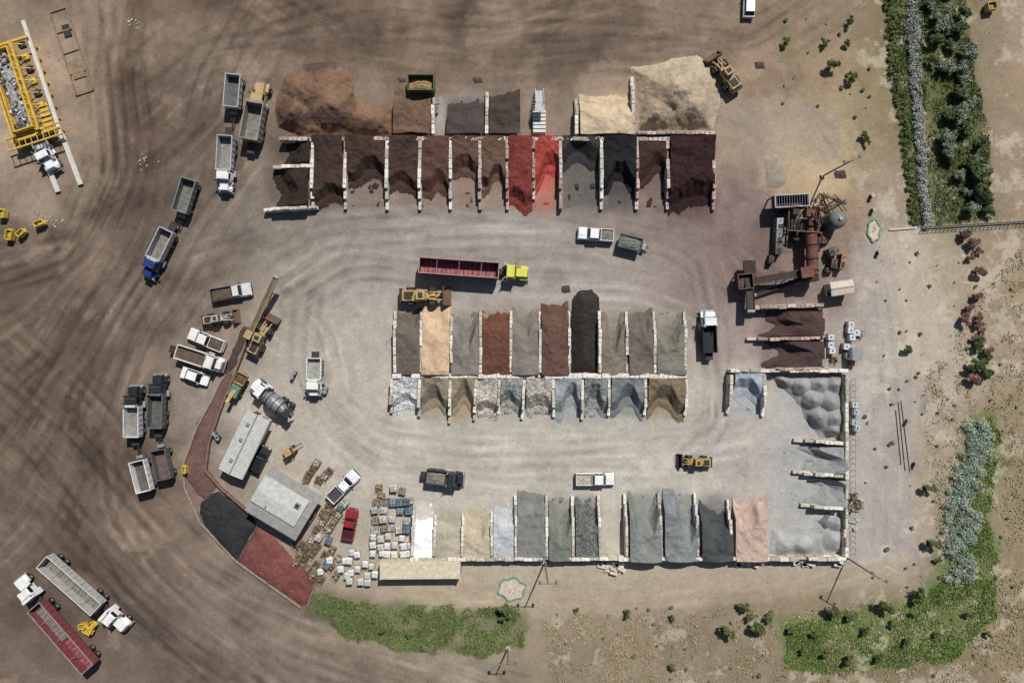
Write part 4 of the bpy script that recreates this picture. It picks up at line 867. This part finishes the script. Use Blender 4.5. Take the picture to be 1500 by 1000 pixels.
for (cx,cy,nn,sp) in((75,325,22,12),(210,238,16,5),(198,35,10,5)):
    for i in range(nn):
        X_,Y_=W(cx+rng.normal(0,sp),cy+rng.normal(0,sp)); a=rng.uniform(0,3);l=rng.uniform(.06,.2);w_=rng.uniform(.04,.12);o=len(V)
        for sx,sy in((-1,-1),(1,-1),(1,1),(-1,1)): V.append((X_+sx*l*math.cos(a)-sy*w_*math.sin(a),Y_+sx*l*math.sin(a)+sy*w_*math.cos(a),.03+rng.uniform(0,.1)))
        F.append((o,o+1,o+2,o+3)); cols+=[linA(np.array([(190,186,178),(150,170,160),(180,164,150)])[rng.integers(3)])]*4
addobj('scattered_litter',npmesh('scattered_litter',V,F,[LEAF],np.array(cols)))

# ------------------------------------------------------------ vegetation
def leaves(centres,radii,n,size,c0,c1,seed,flat=.8,flower=None,ff=0):
    r=np.random.default_rng(seed); V=[];C_=[]
    for (cx,cy,cz),R in zip(centres,radii):
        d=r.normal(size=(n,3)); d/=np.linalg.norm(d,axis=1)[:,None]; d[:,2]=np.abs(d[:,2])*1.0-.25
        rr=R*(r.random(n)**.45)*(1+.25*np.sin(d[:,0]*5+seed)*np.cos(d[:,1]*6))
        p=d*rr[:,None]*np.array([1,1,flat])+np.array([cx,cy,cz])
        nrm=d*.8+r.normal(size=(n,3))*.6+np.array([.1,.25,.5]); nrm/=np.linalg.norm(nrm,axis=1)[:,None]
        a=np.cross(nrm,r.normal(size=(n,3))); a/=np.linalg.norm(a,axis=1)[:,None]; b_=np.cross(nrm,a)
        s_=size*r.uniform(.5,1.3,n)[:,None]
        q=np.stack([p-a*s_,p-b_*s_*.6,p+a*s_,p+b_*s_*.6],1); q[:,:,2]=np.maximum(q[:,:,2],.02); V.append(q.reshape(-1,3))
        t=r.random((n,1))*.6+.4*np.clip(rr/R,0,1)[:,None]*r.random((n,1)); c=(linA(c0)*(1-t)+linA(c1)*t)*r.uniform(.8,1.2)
        if flower is not None:
            f=(r.random(n)<ff); c[f]=linA(flower)*r.uniform(.7,1.1,(f.sum(),1))
        C_.append(np.repeat(c,4,axis=0))
    V=np.concatenate(V);C_=np.concatenate(C_); F=np.arange(len(V)).reshape(-1,4); return V,C_,F
def plantmesh(name,R,hgt,nc,c0,c1,seed,n=170,size=.16,flower=None,ff=0):
    r=random.Random(seed); cen=[];rad=[]
    for i in range(nc):
        a=r.uniform(0,6.28);q=R*math.sqrt(r.random())*.72; cen.append((q*math.cos(a),q*math.sin(a),hgt*r.uniform(.4,.8))); rad.append(R*r.uniform(.26,.46))
    cen.append((0,0,hgt*.75));rad.append(R*.45)
    V,C_,F=leaves(cen,rad,n,size,c0,c1,seed,flower=flower,ff=ff); mi=[0]*len(F)
    b=B(); b.cyl((0,0,-.1),(0,0,hgt*.55),.07*hgt**.7+.04,.04*hgt**.7+.02,BARK,6,caps=False)
    for cx,cy,cz in cen[:6]: b.cyl((0,0,hgt*.3),(cx*.8,cy*.8,cz),.05,.02,BARK,4,caps=False)
    o=len(V); V=np.concatenate([V,np.array(b.v)]); C_=np.concatenate([C_,np.tile(linA((88,72,58)),(len(b.v),1))]); F=np.concatenate([F,np.array(b.f)+o]); mi+=[1]*len(b.f)
    return npmesh(name,V,F,[LEAF,BARK],C_,mi)
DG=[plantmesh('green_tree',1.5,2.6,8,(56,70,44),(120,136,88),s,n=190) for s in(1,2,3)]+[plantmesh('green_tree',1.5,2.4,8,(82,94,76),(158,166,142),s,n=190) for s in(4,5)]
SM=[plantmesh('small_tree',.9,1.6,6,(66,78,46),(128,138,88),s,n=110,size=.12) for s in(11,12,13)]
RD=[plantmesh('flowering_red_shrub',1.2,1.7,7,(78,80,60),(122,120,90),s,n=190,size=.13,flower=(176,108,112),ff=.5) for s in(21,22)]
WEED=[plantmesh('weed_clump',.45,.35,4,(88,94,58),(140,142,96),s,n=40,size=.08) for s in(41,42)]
def plant(name,ms,px,py,sc=1.0,zs=1.0):
    x,y=W(px,py,1.2*sc*zs); s_=sc*random.uniform(.85,1.15); addobj(name,random.choice(ms),(x,y,-.03),random.uniform(0,6.28),(s_,s_*random.uniform(.85,1.15),s_*zs))
random.seed(5)
y=-50
while y<322:
    t=y/330; c=1383+38*t+ (6 if y>200 else 0)
    for k in range(3 if y<60 or y>150 else 2):
        if random.random()<.78: plant('green_tree',DG if random.random()<.5 else DG[3:],c+random.uniform(-28,28),y+random.uniform(-8,8),random.uniform(.45,1.0))
    y+=12
for x,y_ in((1440,255),(1436,275),(1442,290),(1420,240),(1412,190)): plant('green_tree',DG,x,y_,1.1)
def hedge(name,pts,width,step,R,c0,c1,seed,n=150,size=.13):
    x,y=smoothline(pts,max(4,int(sum(math.dist(p,q) for p,q in zip(pts[:-1],pts[1:]))/step))); r=random.Random(seed); cen=[];rad=[]
    for a,b_ in zip(x,y):
        for k in range(2):
            X_,Y_=W(a+r.uniform(-width,width),b_+r.uniform(-3,3),.8); q=R*r.uniform(.6,1.2); cen.append((X_,Y_,q*.5)); rad.append(q)
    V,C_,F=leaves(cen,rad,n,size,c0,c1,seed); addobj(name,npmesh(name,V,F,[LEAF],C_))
hedge('silver_hedge',[(1338,-60),(1341,60),(1344,98)],6,6,.75,(110,120,112),(182,190,178),51)
hedge('silver_hedge',[(1343,106),(1350,180),(1354,250),(1362,330)],5,6,.7,(130,134,128),(196,200,190),52)
hedge('silver_shrub_mass',[(1434,618),(1442,660),(1425,690),(1412,740),(1428,770),(1405,800),(1420,830),(1402,850)],17,6,1.0,(108,122,106),(184,196,178),53,n=180)
hedge('silver_shrub_mass',[(1430,640),(1418,690),(1398,750),(1396,790)],14,11,.9,(108,122,106),(184,196,178),54)
hedge('ivy_border',[(1300,-60),(1310,80),(1330,200),(1342,325)],6,7,.5,(72,84,48),(116,126,74),55,n=80)
for y_ in range(345,470,11):
    if random.random()<.85: plant('flowering_red_shrub',RD,1424+random.uniform(-13,13),y_+random.uniform(-3,3),random.uniform(.7,1.15))
for y_ in range(465,560,10): plant('flowering_red_shrub',RD if random.random()<.6 else DG,1438+random.uniform(-12,12)-(8 if y_<500 else 0),y_,random.uniform(.55,.95))
for x,y_ in((1436,500),(1440,530),(1446,545),(1415,345)): plant('green_tree',DG,x,y_,.6)
for x,y_,s_ in((1222,93,1.3),(1251,111,1.2),(1209,62,.8),(1247,30,.8),(1152,60,.8),(1213,60,.6),(1268,196,.9),(1272,205,.8),(1242,62,.7),(1332,511,.95),(1362,715,1.1),(1370,797,1.4),(1376,820,.7),(1350,873,1.5),(1299,888,1.4),(1223,897,1.6),(1247,905,.9),(1066,925,1.3),(1112,921,1.5),(1092,890,1.2),(1100,905,.9),(1128,905,.9),(1162,925,1.1),(1180,955,1.0),(1213,960,1.1),(1245,968,1.1),(1290,965,1.0),(1330,940,.9),(1310,915,.8),(1375,930,.8),(1340,900,.8),(920,900,1.0),(985,978,.8),(845,893,.5),(985,905,.6),(742,895,1.5),(738,903,1.0),(560,925,.7),(600,930,.7),(1450,930,.8),(1420,900,.8),(1270,925,.9),(1195,930,.8)): plant('small_tree',SM,x,y_,s_*1.05)
for i in range(150):
    q=random.random()
    if q<.4: x,y_=random.uniform(1330,1500),random.uniform(345,1000)
    elif q<.7: x,y_=random.uniform(800,1450),random.uniform(890,1000)
    elif q<.85: x,y_=random.uniform(1140,1290),random.uniform(0,230)
    else: x,y_=random.uniform(1270,1360),random.uniform(380,860)
    plant('weed_clump',WEED,x,y_,random.uniform(.4,1.1))
def grass(name,poly,n,c0,c1,seed,thr=-.05,ns=.25):
    P=np.array(poly,float); r=np.random.default_rng(seed); x0,y0=P.min(0)-8;x1,y1=P.max(0)+8
    px=r.uniform(x0,x1,n);py=r.uniform(y0,y1,n); X_=(px-750)*S;Y_=(500-py)*S
    sd=sdist(px,py,poly)+vn(X_,Y_,.25,32,4,.6)*30; k=(sd>0)&(vn(X_,Y_,ns,seed,4,.6)>thr+r.normal(0,.09,n)); X_,Y_=X_[k],Y_[k]; m=len(X_)
    a=r.uniform(0,6.28,m);w=r.uniform(.06,.16,m);h=r.uniform(.06,.3,m); lx=r.normal(0,.18,m);ly=r.normal(-.05,.18,m)
    V=np.stack([np.stack([X_-w*np.cos(a),Y_-w*np.sin(a),0*h-.02],1),np.stack([X_+w*np.cos(a),Y_+w*np.sin(a),0*h-.02],1),np.stack([X_+lx,Y_+ly,h],1)],1).reshape(-1,3)
    t=np.clip(r.random((m,1))*.5+.9*(vn(X_,Y_,.3,seed+3,4,.6)+.3)[:,None],0,1); c=linA(c0)*(1-t)+linA(c1)*t
    addobj(name,npmesh(name,V,np.arange(len(V)).reshape(-1,3),[LEAF],np.repeat(c,3,axis=0)))
grass('grass_patch',GB[0],60000,(66,80,44),(124,136,84),61,thr=0.0,ns=.4); grass('grass_patch',GB[1],110000,(66,90,40),(120,144,74),62,thr=-.02,ns=.3)
grass('grass_patch',GREEN[0],30000,(66,80,42),(110,120,70),63,thr=-.08); grass('grass_patch',GREEN[1],36000,(62,74,42),(110,118,72),64,thr=-.08)
grass('dry_grass',[(800,905),(1480,880),(1500,1000),(790,1000)],26000,(140,128,96),(178,164,128),65,thr=.06,ns=.6); grass('dry_grass',[(1340,560),(1500,350),(1500,980),(1440,960),(1380,860)],26000,(134,128,94),(176,164,126),66,thr=.06,ns=.6)

# ------------------------------------------------------------ light, sky, camera
sd=Vector((-3.2,-7.3,-10)).normalized()
l=bpy.data.lights.new('sun','SUN'); l.energy=4.35; l.angle=math.radians(.5); l.color=(1,.97,.925)
lo=bpy.data.objects.new('sun',l); lo.rotation_euler=sd.to_track_quat('-Z','Y').to_euler(); lo.location=(20,50,80); COL.objects.link(lo)
w=bpy.data.worlds.new('World'); scene.world=w; w.use_nodes=True; nt=w.node_tree; bg=nt.nodes['Background']; sk=nt.nodes.new('ShaderNodeTexSky'); sk.sky_type='NISHITA'; sk.sun_disc=False
sk.sun_elevation=math.radians(51.5); sk.sun_rotation=math.radians(23.7); nt.links.new(sk.outputs[0],bg.inputs[0]); bg.inputs[1].default_value=.05
cam=bpy.data.cameras.new('camera'); cam.lens=24; cam.sensor_width=36; cam.clip_end=6000; co=bpy.data.objects.new('camera',cam); co.location=(0,0,H); COL.objects.link(co); scene.camera=co
scene.view_settings.view_transform='Standard'; scene.view_settings.look='None'; scene.view_settings.exposure=0
